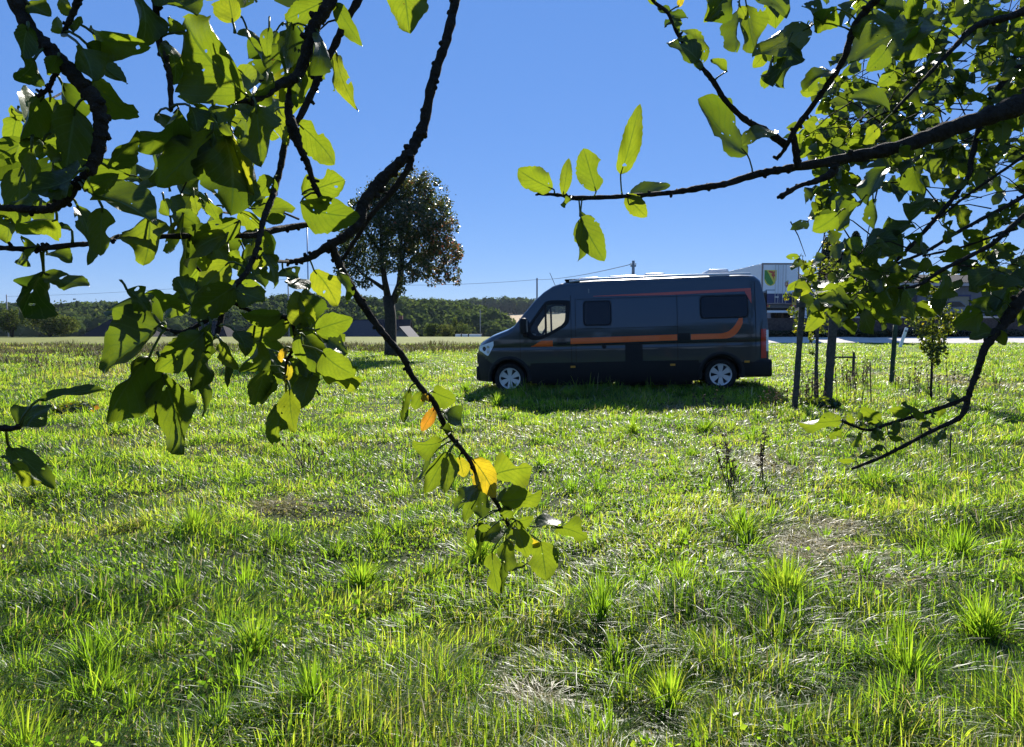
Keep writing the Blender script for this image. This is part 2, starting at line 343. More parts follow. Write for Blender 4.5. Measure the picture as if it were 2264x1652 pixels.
def dry_bank():
    n = 42000; y = RNG.uniform(35, 47, n); x = RNG.uniform(-38, 7, n)
    n2 = 14000; y = np.concatenate([y, RNG.uniform(18, 36, n2)]); x = np.concatenate([x, RNG.uniform(-27, -7.5, n2)])
    k = (vnoise(x, y, 1.6, 8) > -.35 + .5 * sstep(36, 22, y)) & ((y > 36) | (x < -.5 * y * .76 - 3.0 + 1.5 * vnoise(x, y, 2, 2))); x, y = x[k], y[k]; n = len(x)
    v, q, t, tt = blades(x, y, RNG.uniform(.12, .5, n) * (.7 + .5 * vnoise(x, y, 1.2, 3)), RNG.uniform(.012, .04, n), RNG.random(n) * 6.28, RNG.uniform(.1, .9, n), RNG.beta(1.2, 2.2, n), .6)
    o = add_mesh_np("dry_grass", v, [q, t], tt, M_WEED2); stuff(o); o["label"] = "strip of brown dead weeds along the far edge of the meadow"
dry_bank()

def kites(c, size, tone, nrm=None, asp=.55, spread=.45):
    """n leaf-like kites: returns verts, faces, tones"""
    n = len(c); a = RNG.normal(0, 1, (n, 3)); a[:, 2] -= .35; a /= np.linalg.norm(a, axis=1)[:, None]
    b = RNG.normal(0, 1, (n, 3))
    if nrm is not None:
        m = nrm + RNG.normal(0, spread, (n, 3)); m /= np.linalg.norm(m, axis=1)[:, None]; a -= m * (a * m).sum(1)[:, None]; a /= np.linalg.norm(a, axis=1)[:, None]; b = np.cross(m, a)
    b -= a * (a * b).sum(1)[:, None]; b /= np.linalg.norm(b, axis=1)[:, None]
    s = np.asarray(size)[:, None]; nn = np.cross(a, b)
    base = c - a * s * .5; tip = c + a * s * .5; l = c - a * s * .08 + b * s * asp * .5 + nn * s * .12; r = c - a * s * .08 - b * s * asp * .5 + nn * s * .12
    v = np.stack([base, l, tip, r], 1).reshape(-1, 3); i = np.arange(n)[:, None] * 4
    f = np.concatenate([i + np.array([[0, 1, 2]]), i + np.array([[0, 2, 3]])]); return v, f, np.repeat(tone, 4)
def blob_points(center, rad, n, shell=.55):
    d = RNG.normal(0, 1, (n, 3)); d /= np.linalg.norm(d, axis=1)[:, None]
    r = (shell + (1 - shell) * RNG.random(n)) ** (1 / 1.5); return np.asarray(center) + d * r[:, None] * np.asarray(rad)
def ground_cover():
    n = 26000; y = 2.0 + 8 * RNG.random(n) ** 1.6; x = (RNG.random(n) * 2 - 1) * (.75 * y + 1); k = vnoise(x, y, .6, 12) > .12; x, y = x[k], y[k]; n = len(x)
    c = np.stack([x, y, hgt(x, y) + RNG.uniform(.01, .11, n)], -1); v, f, t = kites(c, RNG.uniform(.012, .035, n), np.clip(RNG.normal(.24, .1, n), 0, .6), asp=.8)
    o = add_mesh_np("ground_cover", v, [f], t, M_GRASS); stuff(o); o["label"] = "small round clover leaves low between the grass blades"
ground_cover()

# ---------------------------------------------------------------- far woods
def woods():
    sk_x = [0, 160, 300, 380, 480, 560, 620, 700, 760, 820, 900, 960, 1000, 1040, 1080, 1112, 1125]
    sk_y = [672, 671, 672, 668, 665, 660, 654, 654, 659, 657, 660, 664, 668, 672, 684, 698, 712]
    C = []; S = []; T = []; NR = []; CR = []
    bm = bmesh.new(); bmesh.ops.create_icosphere(bm, subdivisions=3, radius=1); bm.verts.index_update(); IV = np.array([q.co[:] for q in bm.verts]); IF = np.array([[q.index for q in g.verts] for g in bm.faces]); bm.free()
    def crown(x, y, top, rad, hh, n, q, tb):
        CR.append((x, y, top, rad, hh, tb)); n = int(n * .9); q *= .78
        p = blob_points((x, y, top - hh * .5), (rad, rad, hh * .52), n, .86); p = p[(p[:, 1] < y + rad * .7)]; nn = (p - np.array([x, y, top - hh * .55])) / np.array([rad, rad, hh * .5]); NR.append(nn / np.linalg.norm(nn, axis=1)[:, None])
        p += RNG.normal(0, .35, p.shape); C.append(p); S.append(RNG.uniform(.6, 1.4, len(p)) * q); T.append(np.clip(tb + RNG.normal(0, .07, len(p)), 0, 1))
    for gy in np.arange(186, 345, 6.5):
        for gx in np.arange(-260, 6, 6.5):
            x, y = gx + RNG.uniform(-2.8, 2.8), gy + RNG.uniform(-2.8, 2.8); px = CX + x / y * F
            if px < -150 or px > 1122: continue
            g = hz(x, y); ztop = EYE + (712 - np.interp(px, sk_x, sk_y)) / F * y
            h = min(ztop - g, 15.5) * RNG.uniform(.78, 1.06); h *= .62 + .38 * min(1, (y - 180) / 45)
            if h < 3: continue
            crown(x, y, g + h, RNG.uniform(3.2, 4.8), h * (.95 if y < 215 else .7), 150 if y < 240 else 110, 1.35, RNG.uniform(.2, .62))
    for gy in (560, 575, 590, 606):
        for gx in np.arange(-70, 300, 8):
            x, y = gx + RNG.uniform(-3, 3), gy + RNG.uniform(-5, 5); g = hz(x, y); px = CX + x / y * F; top = EYE + (712 - 663 - 4 * math.sin(px / 47)) / F * y + RNG.uniform(-2, 1.2)
            crown(x, y, top, RNG.uniform(5, 7.5), max(8, top - g) * 1.0, 90, 2.6, RNG.uniform(.2, .5))
    for gy in (430, 450):
        for gx in np.arange(-330, -190, 8):
            x, y = gx + RNG.uniform(-3, 3), gy + RNG.uniform(-5, 5); g = hz(x, y); top = EYE + (712 - 670) / F * y + RNG.uniform(-2, 1.2)
            crown(x, y, top, RNG.uniform(4, 6), max(8, top - g), 80, 2.2, RNG.uniform(.15, .45))
    C = np.concatenate(C); v, f, t = kites(C, np.concatenate(S), np.concatenate(T), np.concatenate(NR), asp=.85)
    VV = [v]; FF = [f]; TT = [t]; off = len(v)
    for x, y, top, rad, hh, tb in CR:
        ph = RNG.uniform(0, 6, 3); q = IV * (1 + .16 * np.sin(IV[:, [1]] * 5 + ph[0]) * np.sin(IV[:, [0]] * 6 + ph[1]) + .12 * np.sin(IV[:, [2]] * 8 + IV[:, [0]] * 7 + ph[2])); q = q * np.array([rad, rad, hh * .52]) * .86 + np.array([x, y, top - hh * .5])
        VV.append(q); FF.append(IF + off); TT.append(np.full(len(q), tb)); off += len(q)
    o = add_mesh_np("forest", np.concatenate(VV), [np.concatenate(FF)], np.concatenate(TT), M_WOODS); stuff(o); o["label"] = "dark green wooded hillside across the valley"
woods()

def bush(name, label, cat, c, rad, n, size, tb, mat=M_WOODS, group=None, lumps=7, trunk=True):
    base = (c[0], c[1], hz(c[0], c[1])); t = empty(name, base); tag(t, label, cat, group)
    pts = []
    for i in range(lumps):
        a = RNG.random() * 6.28; rr = RNG.uniform(.1, .62); q = np.array([math.cos(a) * rr * rad[0], math.sin(a) * rr * rad[1], RNG.uniform(.35, .72) * rad[2]])
        pts.append(blob_points(q, np.array(rad) * np.array([.42, .42, .33]) * RNG.uniform(.8, 1.2), n // lumps, .5))
    p = np.concatenate(pts); p = p[p[:, 2] > 0]; v, f, tt = kites(p, RNG.uniform(.7, 1.4, len(p)) * size, np.clip(tb + RNG.normal(0, .18, len(p)), 0, 1), asp=.7)
    add_mesh_np("foliage", v, [f], tt, mat, t)
    if trunk:
        mb = MB()
        for i in range(4):
            a = i * 1.6; mb.tube([(0.05*math.cos(a), .05*math.sin(a), -.05), (rad[0]*.15*math.cos(a), rad[1]*.15*math.sin(a), rad[2]*.35), (rad[0]*.35*math.cos(a), rad[1]*.35*math.sin(a), rad[2]*.62)], [.06, .045, .02], 6)
        mb.build("stem", M_BARK2, t, True)
    return t
def at_depth(px, y): return ((px - CX) / F * y, y)
bush("bush", "large rounded olive green bush at the far left edge of the field", "bush", at_depth(112, 77), (3.9, 2.4, 2.9), 5200, .2, .62, lumps=16)
bush("bush", "bush half cut off by the left edge of the picture, beside the rounded olive bush", "bush", at_depth(28, 75), (1.9, 1.8, 3.0), 2200, .2, .5, lumps=8)
bush("bush", "rounded grey green bush behind the field, right of the pear tree", "bush", at_depth(955, 82), (1.5, 1.4, 2.3), 1500, .2, .5)
bush("bush", "yellowish green bush between the grey green bush and the narrow tree", "bush", at_depth(988, 82), (1.2, 1.2, 1.8), 1100, .2, .75)
bush("small_tree", "narrow upright pale tree at the valley edge left of the van", "tree", at_depth(1003, 90), (.8, .8, 4.6), 1200, .2, .6)
bush("small_tree", "bushy young tree behind the white wall left of the van", "tree", at_depth(1026, 92), (1.5, 1.4, 4.4), 1600, .2, .5)

# ---------------------------------------------------------------- houses in the valley
def gable_house(name, label, x0, x1, y0, y1, zb, ze, zr, along_x=True, roof=M_SLATE, wall=M_GREYWALL, chimney=None, hip=0.0):
    cx, cy = (x0 + x1) / 2, (y0 + y1) / 2; t = empty(name, (cx, cy, zb)); tag(t, label, "house")
    w, d = (x1 - x0) / 2, (y1 - y0) / 2; e, r = ze - zb, zr - zb
    mb = MB()
    if along_x: v = [(-w,-d,-.5),(w,-d,-.5),(w,d,-.5),(-w,d,-.5),(-w,-d,e),(w,-d,e),(w,d,e),(-w,d,e),(-w+hip,0,r-.16),(w-hip,0,r-.16)]; g = [(0,1,5,4),(2,3,7,6),(1,2,6,9,5),(3,0,4,8,7)]
    else: v = [(-w,-d,-.5),(w,-d,-.5),(w,d,-.5),(-w,d,-.5),(-w,-d,e),(w,-d,e),(w,d,e),(-w,d,e),(0,-d,r-.12),(0,d,r-.12)]; g = [(0,1,5,8,4),(2,3,7,9,6),(1,2,6,5),(3,0,4,7)]
    mb.add(v, g); mb.build("wall", wall, t)
    rb = MB(); o = .35; k = (r - e) / (d if along_x else w)
    for s in (-1, 1):
        if along_x: a = [(-w-o, s*(d+o), e-k*o), (w+o, s*(d+o), e-k*o), (w+o, 0, r), (-w-o, 0, r)]
        else: a = [(s*(w+o), -d-o, e-k*o), (s*(w+o), d+o, e-k*o), (0, d+o, r), (0, -d-o, r)]
        if along_x and hip: a[2] = (w + o - hip, 0, r); a[3] = (-w - o + hip, 0, r)
        a2 = [(p[0], p[1], p[2] - .14) for p in a]
        rb.add(a + a2, [(0,1,2,3), (7,6,5,4), (0,4,5,1), (1,5,6,2), (3,7,4,0), (2,6,7,3)])
    if hip:
        for s in (-1, 1): q = [(s*(w+o), -d-o, e-k*o), (s*(w+o), d+o, e-k*o), (s*(w+o-hip), 0, r)]; rb.add(q, [(0,1,2) if s > 0 else (2,1,0)])
    ro = rb.build("roof", roof, t)
    if chimney:
        cb = MB(); cb.box((chimney[0]-.3, chimney[1]-.3, r-1.2), (chimney[0]+.3, chimney[1]+.3, r+.55), bev=.03); cb.build("chimney", M_BRICK, ro)
    wb = MB()
    for i in range(3):
        u = -w + (i + .5) * 2 * w / 3; wb.box((u - .5, -d - .05, e - 2.0), (u + .5, -d + .04, e - .7))
    wo = wb.build("window", M_BLACK, t); return t
gx = lambda px, y: (px - CX) / F * y
gable_house("house", "house with long dark slate ridge behind the pear tree trunk", gx(770, 112), gx(905, 112), 108, 116, -7, -1.2, 1.95, True, M_SLATE, M_BRICK, (3.4, .3))
gable_house("house", "house with broad purple grey slate roof just left of the pear tree trunk", gx(738, 100), gx(876, 100), 96, 105, -6.4, -2.0, 1.75, True, M_SLATE2, hip=3.2)
gable_house("annexe", "small annexe with sunlit pale roof right of the pear tree trunk", gx(862, 97), gx(922, 97), 94, 103, -6.4, -1.1, .98, False, M_SLATE2)
gable_house("house", "dark slate roofed house beyond the olive bush at left", gx(190, 104), gx(345, 104), 100, 110, -6.8, -1.4, 2.25, True, M_SLATE, M_GREYWALL, hip=4.0)
gable_house("house", "dark roofed house half hidden behind the hanging apple leaves", gx(400, 108), gx(530, 108), 104, 112, -6.8, -1.6, 1.7, True, M_SLATE, M_GREYWALL, hip=3.0)
def white_wall():
    y = 79.0; t = empty("boundary_wall", (gx(1030, y), y, hz(gx(1030, y), y))); tag(t, "low white wall with dark piers at the field edge left of the van", "wall")
    for a, b in ((-1.15, -.55), (-.42, .22), (.36, 1.7)):
        mb = MB(); mb.box((a, -.1, -.2), (b, .1, .36), bev=.02); mb.build("panel", M_WHITE, t)
    for a in (-.485, .29, 1.78):
        mb = MB(); mb.box((a - .06, -.12, -.2), (a + .06, .12, .42), bev=.01); mb.build("pier", M_STONE, t)
white_wall()

# ---------------------------------------------------------------- poles and cables
def pole(name, label, px, ytop, Y, r, cat="utility pole", mat=M_CONC, arm=True, taper=.7):
    x = gx(px, Y); g = hz(x, Y); top = EYE + (712 - ytop) / F * Y; t = empty(name, (x, Y, g)); tag(t, label, cat)
    mb = MB(); mb.tube([(0, 0, -.4), (0, 0, (top - g) * .5), (0, 0, top - g)], [r, r * (1 + taper) / 2, r * taper], 10); mb.build("shaft", mat, t, True)
    if arm:
        ab = MB(); ab.box((-.9 * arm, -.05, top - g - .5), (.9 * arm, .05, top - g - .36)); ao = ab.build("cross_arm", mat, t)
        for s in (-.8, 0, .8):
            ib = MB(); ib.tube([(s * arm, 0, top - g - .36), (s * arm, 0, top - g - .2)], .05, 8); ib.build("insulator", M_WHITE, ao)
    return Vector((x, Y, top))
pA = pole("utility_pole", "thick grey utility pole with capped top rising behind the van roof", 1398, 578, 60, .17, arm=.25)
pB = pole("utility_pole", "thin utility pole beyond the windscreen of the van", 1187, 616, 128, .16, arm=0, taper=.9)
pC = pole("flagpole", "tall thin grey mast seen between the apple leaves", 684, 498, 62, .075, "mast", M_METAL, arm=0)
pole("street_lamp", "slim lamp post standing in front of the woods left of the van", 1062, 684, 84, .07, "street lamp", M_CONC, arm=0)
def cable(label, a, b, sag):
    pts = []
    for i in range(25):
        t = i / 24; p = a.lerp(b, t); p.z -= sag * 4 * t * (1 - t); pts.append(p)
    mb = MB(); mb.tube(pts, .028, 5); o = mb.build("power_cable", M_WIRE, None, True); tag(o, label, "cable", "overhead power cables"); return o
off = Vector((0, 0, -.25))
cable("overhead cable between the thick pole behind the van and the thin pole", pA + off, pB + off, .35)
pD = Vector((gx(684, 150), 150, EYE + (712 - 665) / F * 150)); pE = Vector((gx(-60, 150), 150, EYE + (712 - 655) / F * 150))
pole("utility_pole", "utility pole in the valley behind the hanging apple leaves", 640, 616, 150, .14, arm=0, taper=.9); pM = Vector((gx(640, 150), 150, EYE + (712 - 618) / F * 150))
pole("utility_pole", "utility pole hidden by the leaves at the far left", 20, 652, 170, .14, arm=0, taper=.9); pL = Vector((gx(20, 170), 170, EYE + (712 - 656) / F * 170))
cable("overhead cable passing behind the pear tree", pB + off, pM, 1.1)
cable("overhead cable low over the woods at far left", pM, pL, .6)

# ---------------------------------------------------------------- yard on the right: road, wall, hedge, building, trailer
def road():
    mb = MB(); n = 30; vs = []; fs = []
    for i in range(n):
        x = 9 + i * 1.6; yc = 45.4 + .02 * (x - 20); wv = .12 * math.sin(x * .7)
        for y, k in ((42.9 + wv, .03), (47.3, .30)): vs.append((x, y, hz(x, y) + k))
    for i in range(n - 1): fs.append((2*i, 2*i+2, 2*i+3, 2*i+1))
    mb.add(vs, fs); o = mb.build("road", simple("gravel_road", (.46, .43, .39), .95, spec=.1, var=.2, scale=4, bump=.3)); structure(o)
road()
def wall():
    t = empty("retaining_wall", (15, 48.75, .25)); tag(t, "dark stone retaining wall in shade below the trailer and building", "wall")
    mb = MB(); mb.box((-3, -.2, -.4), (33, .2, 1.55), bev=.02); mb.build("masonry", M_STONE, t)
    mb = MB(); mb.box((6.5, -.27, 1.553), (33, .27, 1.66), bev=.02); mb.build("coping", M_CAP, t)
wall()
def hedge():
    n = 15000; x = RNG.uniform(12, 47, n); y = 47.9 + RNG.uniform(-.55, .55, n); lim = .75 + .2 * vnoise(x, y, 1.1, 3); z = hgt(x, y) + RNG.random(n) ** .7 * lim
    v, f, t = kites(np.stack([x, y, z], -1), RNG.uniform(.08, .22, n), np.clip(RNG.normal(.4, .25, n), 0, 1), asp=.6)
    o = add_mesh_np("hedge", v, [f], t, M_DARKLEAF); tag(o, "low dark green hedge along the foot of the retaining wall", "hedge")
hedge()
def building():
    Y = 63.0; x0, x1 = gx(1745, Y), gx(2420, Y); g = 1.7; ev = EYE + (712 - 634) / F * Y
    t = empty("office_building", ((x0 + x1) / 2, Y, g)); tag(t, "low grey single storey building with dark roof behind the trees at right", "building")
    w = (x1 - x0) / 2; e = ev - g
    wx0, wx1 = gx(2092, Y) - (x0 + x1) / 2, gx(2142, Y) - (x0 + x1) / 2; wz0, wz1 = EYE + (712 - 700) / F * Y - g, EYE + (712 - 652) / F * Y - g
    mb = MB(); mb.box((-w, 0, -.3), (wx0, 10, e)); mb.box((wx1, .002, -.3), (w, 9.99, e)); mb.box((wx0, .001, -.3), (wx1, 9.9, wz0)); mb.box((wx0, .001, wz1), (wx1, 9.9, e)); mb.build("wall", M_GREYWALL, t)
    mb = MB(); mb.box((-w - .5, -.75, e + .01), (w + .5, 10.5, e + .30), bev=.02); mb.build("fascia", simple("fascia_board", (.42, .42, .43), .6), t)
    mb = MB(); r = 1.0; mb.add([(-w-.6, -.9, e+.31), (w+.6, -.9, e+.31), (w+.6, 10.8, e+.31), (-w-.6, 10.8, e+.31), (-w+1.5, 4.5, e+r+.31), (w-1.5, 4.5, e+r+.31)], [(0,1,5,4), (1,2,5), (2,3,4,5), (3,0,4), (3,2,1,0)]); mb.build("roof", M_SLATE, t)
    f = MB(); c = .09
    for lo, hi in (((wx0, .0, wz0), (wx0 + c, .12, wz1)), ((wx1 - c, .0, wz0), (wx1, .12, wz1)), ((wx0 + c, .0, wz1 - .16), (wx1 - c, .12, wz1)), ((wx0 + c, .0, wz0), (wx1 - c, .12, wz0 + c))): f.box(lo, hi)
    fo = f.build("window", M_BLUEP, t); b = MB(); b.box((wx0 + c, .07, wz0 + c), (wx1 - c, .1, wz1 - .16)); b.build("blind", M_BLIND, fo)
    for px in (1985, 2190):
        a = gx(px, Y) - (x0 + x1) / 2; b = MB(); b.box((a, -.05, .1), (a + 1.5, .02, e - .5), bev=.02); b.build("door", M_BLUEP if px > 2100 else M_SLATE2, t)
building()
def conifer(px, ytop, Y, r, label):
    x = gx(px, Y); g = hz(x, Y); h = EYE + (712 - ytop) / F * Y - g; t = empty("conifer", (x, Y, g)); tag(t, label, "conifer", "columnar conifers in front of the building")
    n = 9000; u = RNG.random(n) ** .85; a = RNG.random(n) * 6.283; rr = r * (1 - u ** 2.6) ** .6 * (.8 + .3 * RNG.random(n)) * (1 + .2 * np.sin(a * 5 + u * 9)); p = np.stack([rr * np.cos(a), rr * np.sin(a), u * h], -1)
    v, f, tt = kites(p, RNG.uniform(.15, .32, n), RNG.random(n), asp=.35); add_mesh_np("foliage", v, [f], tt, M_DARKLEAF, t)
    mb = MB(); mb.tube([(0, 0, -.2), (0, 0, h * .9)], [.14, .03], 8); mb.build("trunk", M_BARK2, t, True)
conifer(1833, 515, 52, .78, "left hand dark columnar conifer beside the trailer, broad and blunt topped")
conifer(1884, 516, 51, .72, "right hand dark columnar conifer with a pointed top")
conifer(1855, 560, 53.5, .85, "shorter dark conifer squeezed between the two tall columnar ones")

def trailer():
    Y = 50.2; x0, x1 = gx(1681, Y), gx(1763, Y); xc = (x0 + x1) / 2; w = (x1 - x0) / 2; g = hz(xc, Y + 3); zt = EYE + (712 - 583) / F * Y - g; zb = EYE + (712 - 672) / F * Y - g
    t = empty("semi_trailer", (xc, Y, g)); tag(t, "white box semi trailer with blue lower band parked behind the van", "trailer")
    mb = MB(); mb.box((-w + .03, .06, zb), (w - .03, 13.6, zt - .02), bev=.02); mb.build("box", simple("trailer_white", (.62, .66, .72), .45, var=.05), t)
    fb = MB(); k = .075
    for lo, hi in (((-w, 0, zb), (-w + k, .14, zt)), ((w - k, 0, zb), (w, .14, zt)), ((-w + k, 0, zt - .1), (w - k, .14, zt)), ((-w + k, 0, zb - .02), (w - k, .14, zb + .05))): fb.box(lo, hi)
    fb.build("frame", simple("frame_metal", (.20, .16, .17), .5), t)
    for s in (-1, 1):
        d = MB(); a, b = sorted((s * .012, s * (w - k - .01))); hb = zb + (zt - zb) * .25
        d.box((a, .015, hb + .004), (b, .055, zt - .11), bev=.008); do = d.build("door", simple("door_white", (.66, .70, .76), .4, var=.04), t)
        d = MB(); d.box((a, .014, zb + .055), (b, .055, hb), bev=.008); d.build("blue_band", M_BLUEP, do)
        for q in (.16, .36):
            r = MB(); r.tube([(s * q, -.005, zb + .06), (s * q, -.005, zt - .12)], .018, 6); r.build("lock_rod", M_METAL, do)
        h = MB(); h.box((s * .26 - .14, -.05, zb + .42), (s * .26 + .14, -.03, zb + .5)); h.build("handle", M_METAL, do)
        if s < 0:
            # heraldic shield in green and yellow with a red charge
            cx, top, sw, sh = -.70, zt - .48, .42, 1.12
            def outline(a0, a1, y):
                o = [(cx - sw * a0, y, top), (cx + sw * a0, y, top)]
                for i in range(13):
                    th = i / 12 * math.pi; o.append((cx + sw * a0 * math.cos(th), y, top - sh * .52 - sh * .45 * math.sin(th)))
                return o
            q = MB(); o = outline(1, 1, .008); q.add(o, [tuple(range(len(o)))[::-1]]); q.add([(p[0], .0149, p[2]) for p in o], [tuple(range(len(o)))])
            so = q.build("emblem", simple("emblem_yellow", (.62, .55, .06), .5), do)
            q = MB(); q.add([(cx - sw * .98, .004, top - .02), (cx - sw * .62, .004, top - .02), (cx + sw * .55, .004, top - sh * .8), (cx + sw * .1, .004, top - sh * .95), (cx - sw * .5, .004, top - sh * .82), (cx - sw * .98, .004, top - sh * .5)], [(0,1,2,3,4,5)]); q.build("green_field", simple("emblem_green", (.05, .22, .04), .5), so)
            q = MB(); q.add([(cx - sw * .3, .002, top - sh * .12), (cx - sw * .35, .002, top - sh * .04), (cx + sw * .25, .002, top - sh * .06), (cx + sw * .5, .002, top - sh * .1), (cx + sw * .8, .002, top - sh * .06), (cx + sw * .62, .002, top - sh * .22), (cx + sw * .85, .002, top - sh * .4), (cx + sw * .55, .002, top - sh * .38), (cx + sw * .6, .002, top - sh * .6), (cx + sw * .35, .002, top - sh * .42), (cx + sw * .1, .002, top - sh * .3), (cx + sw * .3, .002, top - sh * .22), (cx, .002, top - sh * .18)], [(0,1,2,12), (2,3,4,5,12), (5,6,7,11,12), (7,8,9,10,11)]); q.build("red_charge", simple("emblem_red", (.45, .08, .04), .5), so)
            q = MB(); q.box((cx - .32, .006, top - sh - .28), (cx + .34, .012, top - sh - .22)); q.build("caption_strip", simple("emblem_blue", (.12, .2, .3), .5), do)
        else:
            cx, cz = .42, zt - 1.45; q = MB(); q.add([(cx - .12, .008, cz + .14), (cx + .12, .008, cz + .14), (cx + .12, .008, cz - .1), (cx, .008, cz - .24), (cx - .12, .008, cz - .1)], [(4,3,2,1,0)]); so = q.build("small_crest", simple("crest_red", (.40, .10, .07), .5), do)
            q = MB(); q.add([(cx - .1, .006, cz + .15), (cx - .04, .006, cz + .26), (cx + .02, .006, cz + .18), (cx + .1, .006, cz + .3), (cx + .14, .006, cz + .16)], [(0,1,2,3,4)]); q.build("crest_leaves", simple("crest_green", (.25, .32, .05), .5), so)
            q = MB(); q.box((cx - .05, .002, cz - .05), (cx + .05, .006, cz + .06)); q.build("crest_centre", simple("crest_yellow", (.6, .45, .15), .5), so)
    b = MB(); b.box((-w, .1, zb - .3), (w, .25, zb - .03), bev=.02); bo = b.build("bumper", simple("bumper_dark", (.08, .08, .085), .5), t)
    b = MB(); b.box((-w + .05, .05, zb - .62), (w - .1, .2, zb - .46), bev=.02); b.build("underrun_bar", M_WHITE, t)
    b = MB(); b.box((-w + .1, .06, zb - .24), (-w + .62, .099, zb - .1)); b.build("number_plate", simple("plate_yellow", (.6, .42, .05), .5), bo)
    for s in (-1, 1):
        b = MB(); b.box((s * (w - .35) - .18, .05, zb - .22), (s * (w - .35) + .18, .098, zb - .08)); b.build("tail_light", simple("lamp_red", (.35, .02, .02), .3), bo)
    for yy in (1.4, 2.7, 4.0):
        for s in (-1, 1):
            b = MB(); pts = [(s * (w - .32), yy, .5), (s * (w - .02), yy, .5)]; b.tube(pts, [.5, .5], 20); wo = b.build("wheel", M_RUBBER, t)
    b = MB(); b.box((-.5, .3, zb - .42), (.5, 13, zb - .02)); b.build("chassis", M_BLACK, t)
    for s in (-1, 1):
        b = MB(); b.box((s * .7 - .07, 10.5, .0), (s * .7 + .07, 10.7, zb - .02)); b.build("landing_leg", M_METAL, t)
trailer()
def small_yard_things():
    Y = 51.0; x = gx(1778, Y); g = hz(x, Y)
    t = empty("white_cabinet", (x, Y, g)); tag(t, "white metal storage cabinet right of the trailer behind the stakes", "cabinet")
    mb = MB(); mb.box((-.55, -.3, 0), (.62, .5, 2.05), bev=.04); mb.build("case", M_WHITE, t)
    mb = MB(); mb.box((-.6, -.35, 2.055), (.67, .55, 2.12), bev=.02); mb.build("lid", M_CAP, t)
    for s in (-.24, .34):
        mb = MB(); mb.box((s - .27, -.33, .12), (s + .26, -.303, 1.95), bev=.01); mb.build("door", M_GREYWALL if s > 0 else M_WHITE, t)
    x = gx(1753, 49.9); t = empty("hazard_board", (x, 49.9, hz(x, 49.9))); tag(t, "yellow and black warning board on a post beside the trailer", "warning board")
    h0 = EYE + (712 - 675) / F * 49.9 - hz(x, 49.9)
    mb = MB(); mb.box((-.15, -.02, h0), (.15, .02, h0 + .9), bev=.01); mb.build("board", simple("hazard_yellow", (.5, .33, .04), .5), t)
    mb = MB(); mb.box((-.1, -.028, h0 + .2), (-.02, -.022, h0 + .8)); mb.build("stripe", M_BLACK, t)
    mb = MB(); mb.box((-.03, .022, -.1), (.03, .07, h0 + .8)); mb.build("post", M_METAL, t)
    # leaning white marker
    p = ground_at(1990, 768); t = empty("marker_post", p, (0, math.radians(17), 0)); tag(t, "short white marker post leaning to the right at the road edge", "post")
    mb = MB(); mb.box((-.07, -.05, -.2), (.07, .05, 1.02), bev=.02); mb.build("post", M_WHITE, t)
    mb = MB(); mb.box((-.072, -.056, .8), (.072, -.051, .9)); mb.build("reflector", simple("reflector_grey", (.25, .25, .27), .3), t)
    # parked car beyond the sapling
    Y = 56; x = gx(2078, Y); t = empty("parked_car", (x, Y, hz(x, Y))); tag(t, "dark blue car mostly hidden behind the sapling by the building", "car")
    mb = MB(); prof = [(-2, .35), (-2.05, .75), (-1.2, .92), (-.55, 1.42), (.95, 1.45), (1.6, .98), (2.05, .9), (2.05, .35)]
    vs = [(a, s, b) for s in (-.8, .8) for a, b in prof]; n = len(prof); mb.add(vs, [tuple(range(n)), tuple(range(2*n-1, n-1, -1))] + [(i, i+n, (i+1) % n + n, (i+1) % n) for i in range(n)]); bo = mb.build("body", simple("car_blue", (.06, .09, .12), .3, coat=.5), t)
    mb = MB(); mb.add([(-1.05, -.805, .95), (-.5, -.805, 1.36), (.9, -.805, 1.38), (1.4, -.805, .98)], [(3,2,1,0)]); mb.build("window", M_BLACK, t)
    for a in (-1.3, 1.3):
        for s in (-.72, .72):
            mb = MB(); mb.tube([(a, s - .1, .32), (a, s + .1, .32)], .32, 18); mb.build("wheel", M_RUBBER, t)
small_yard_things()
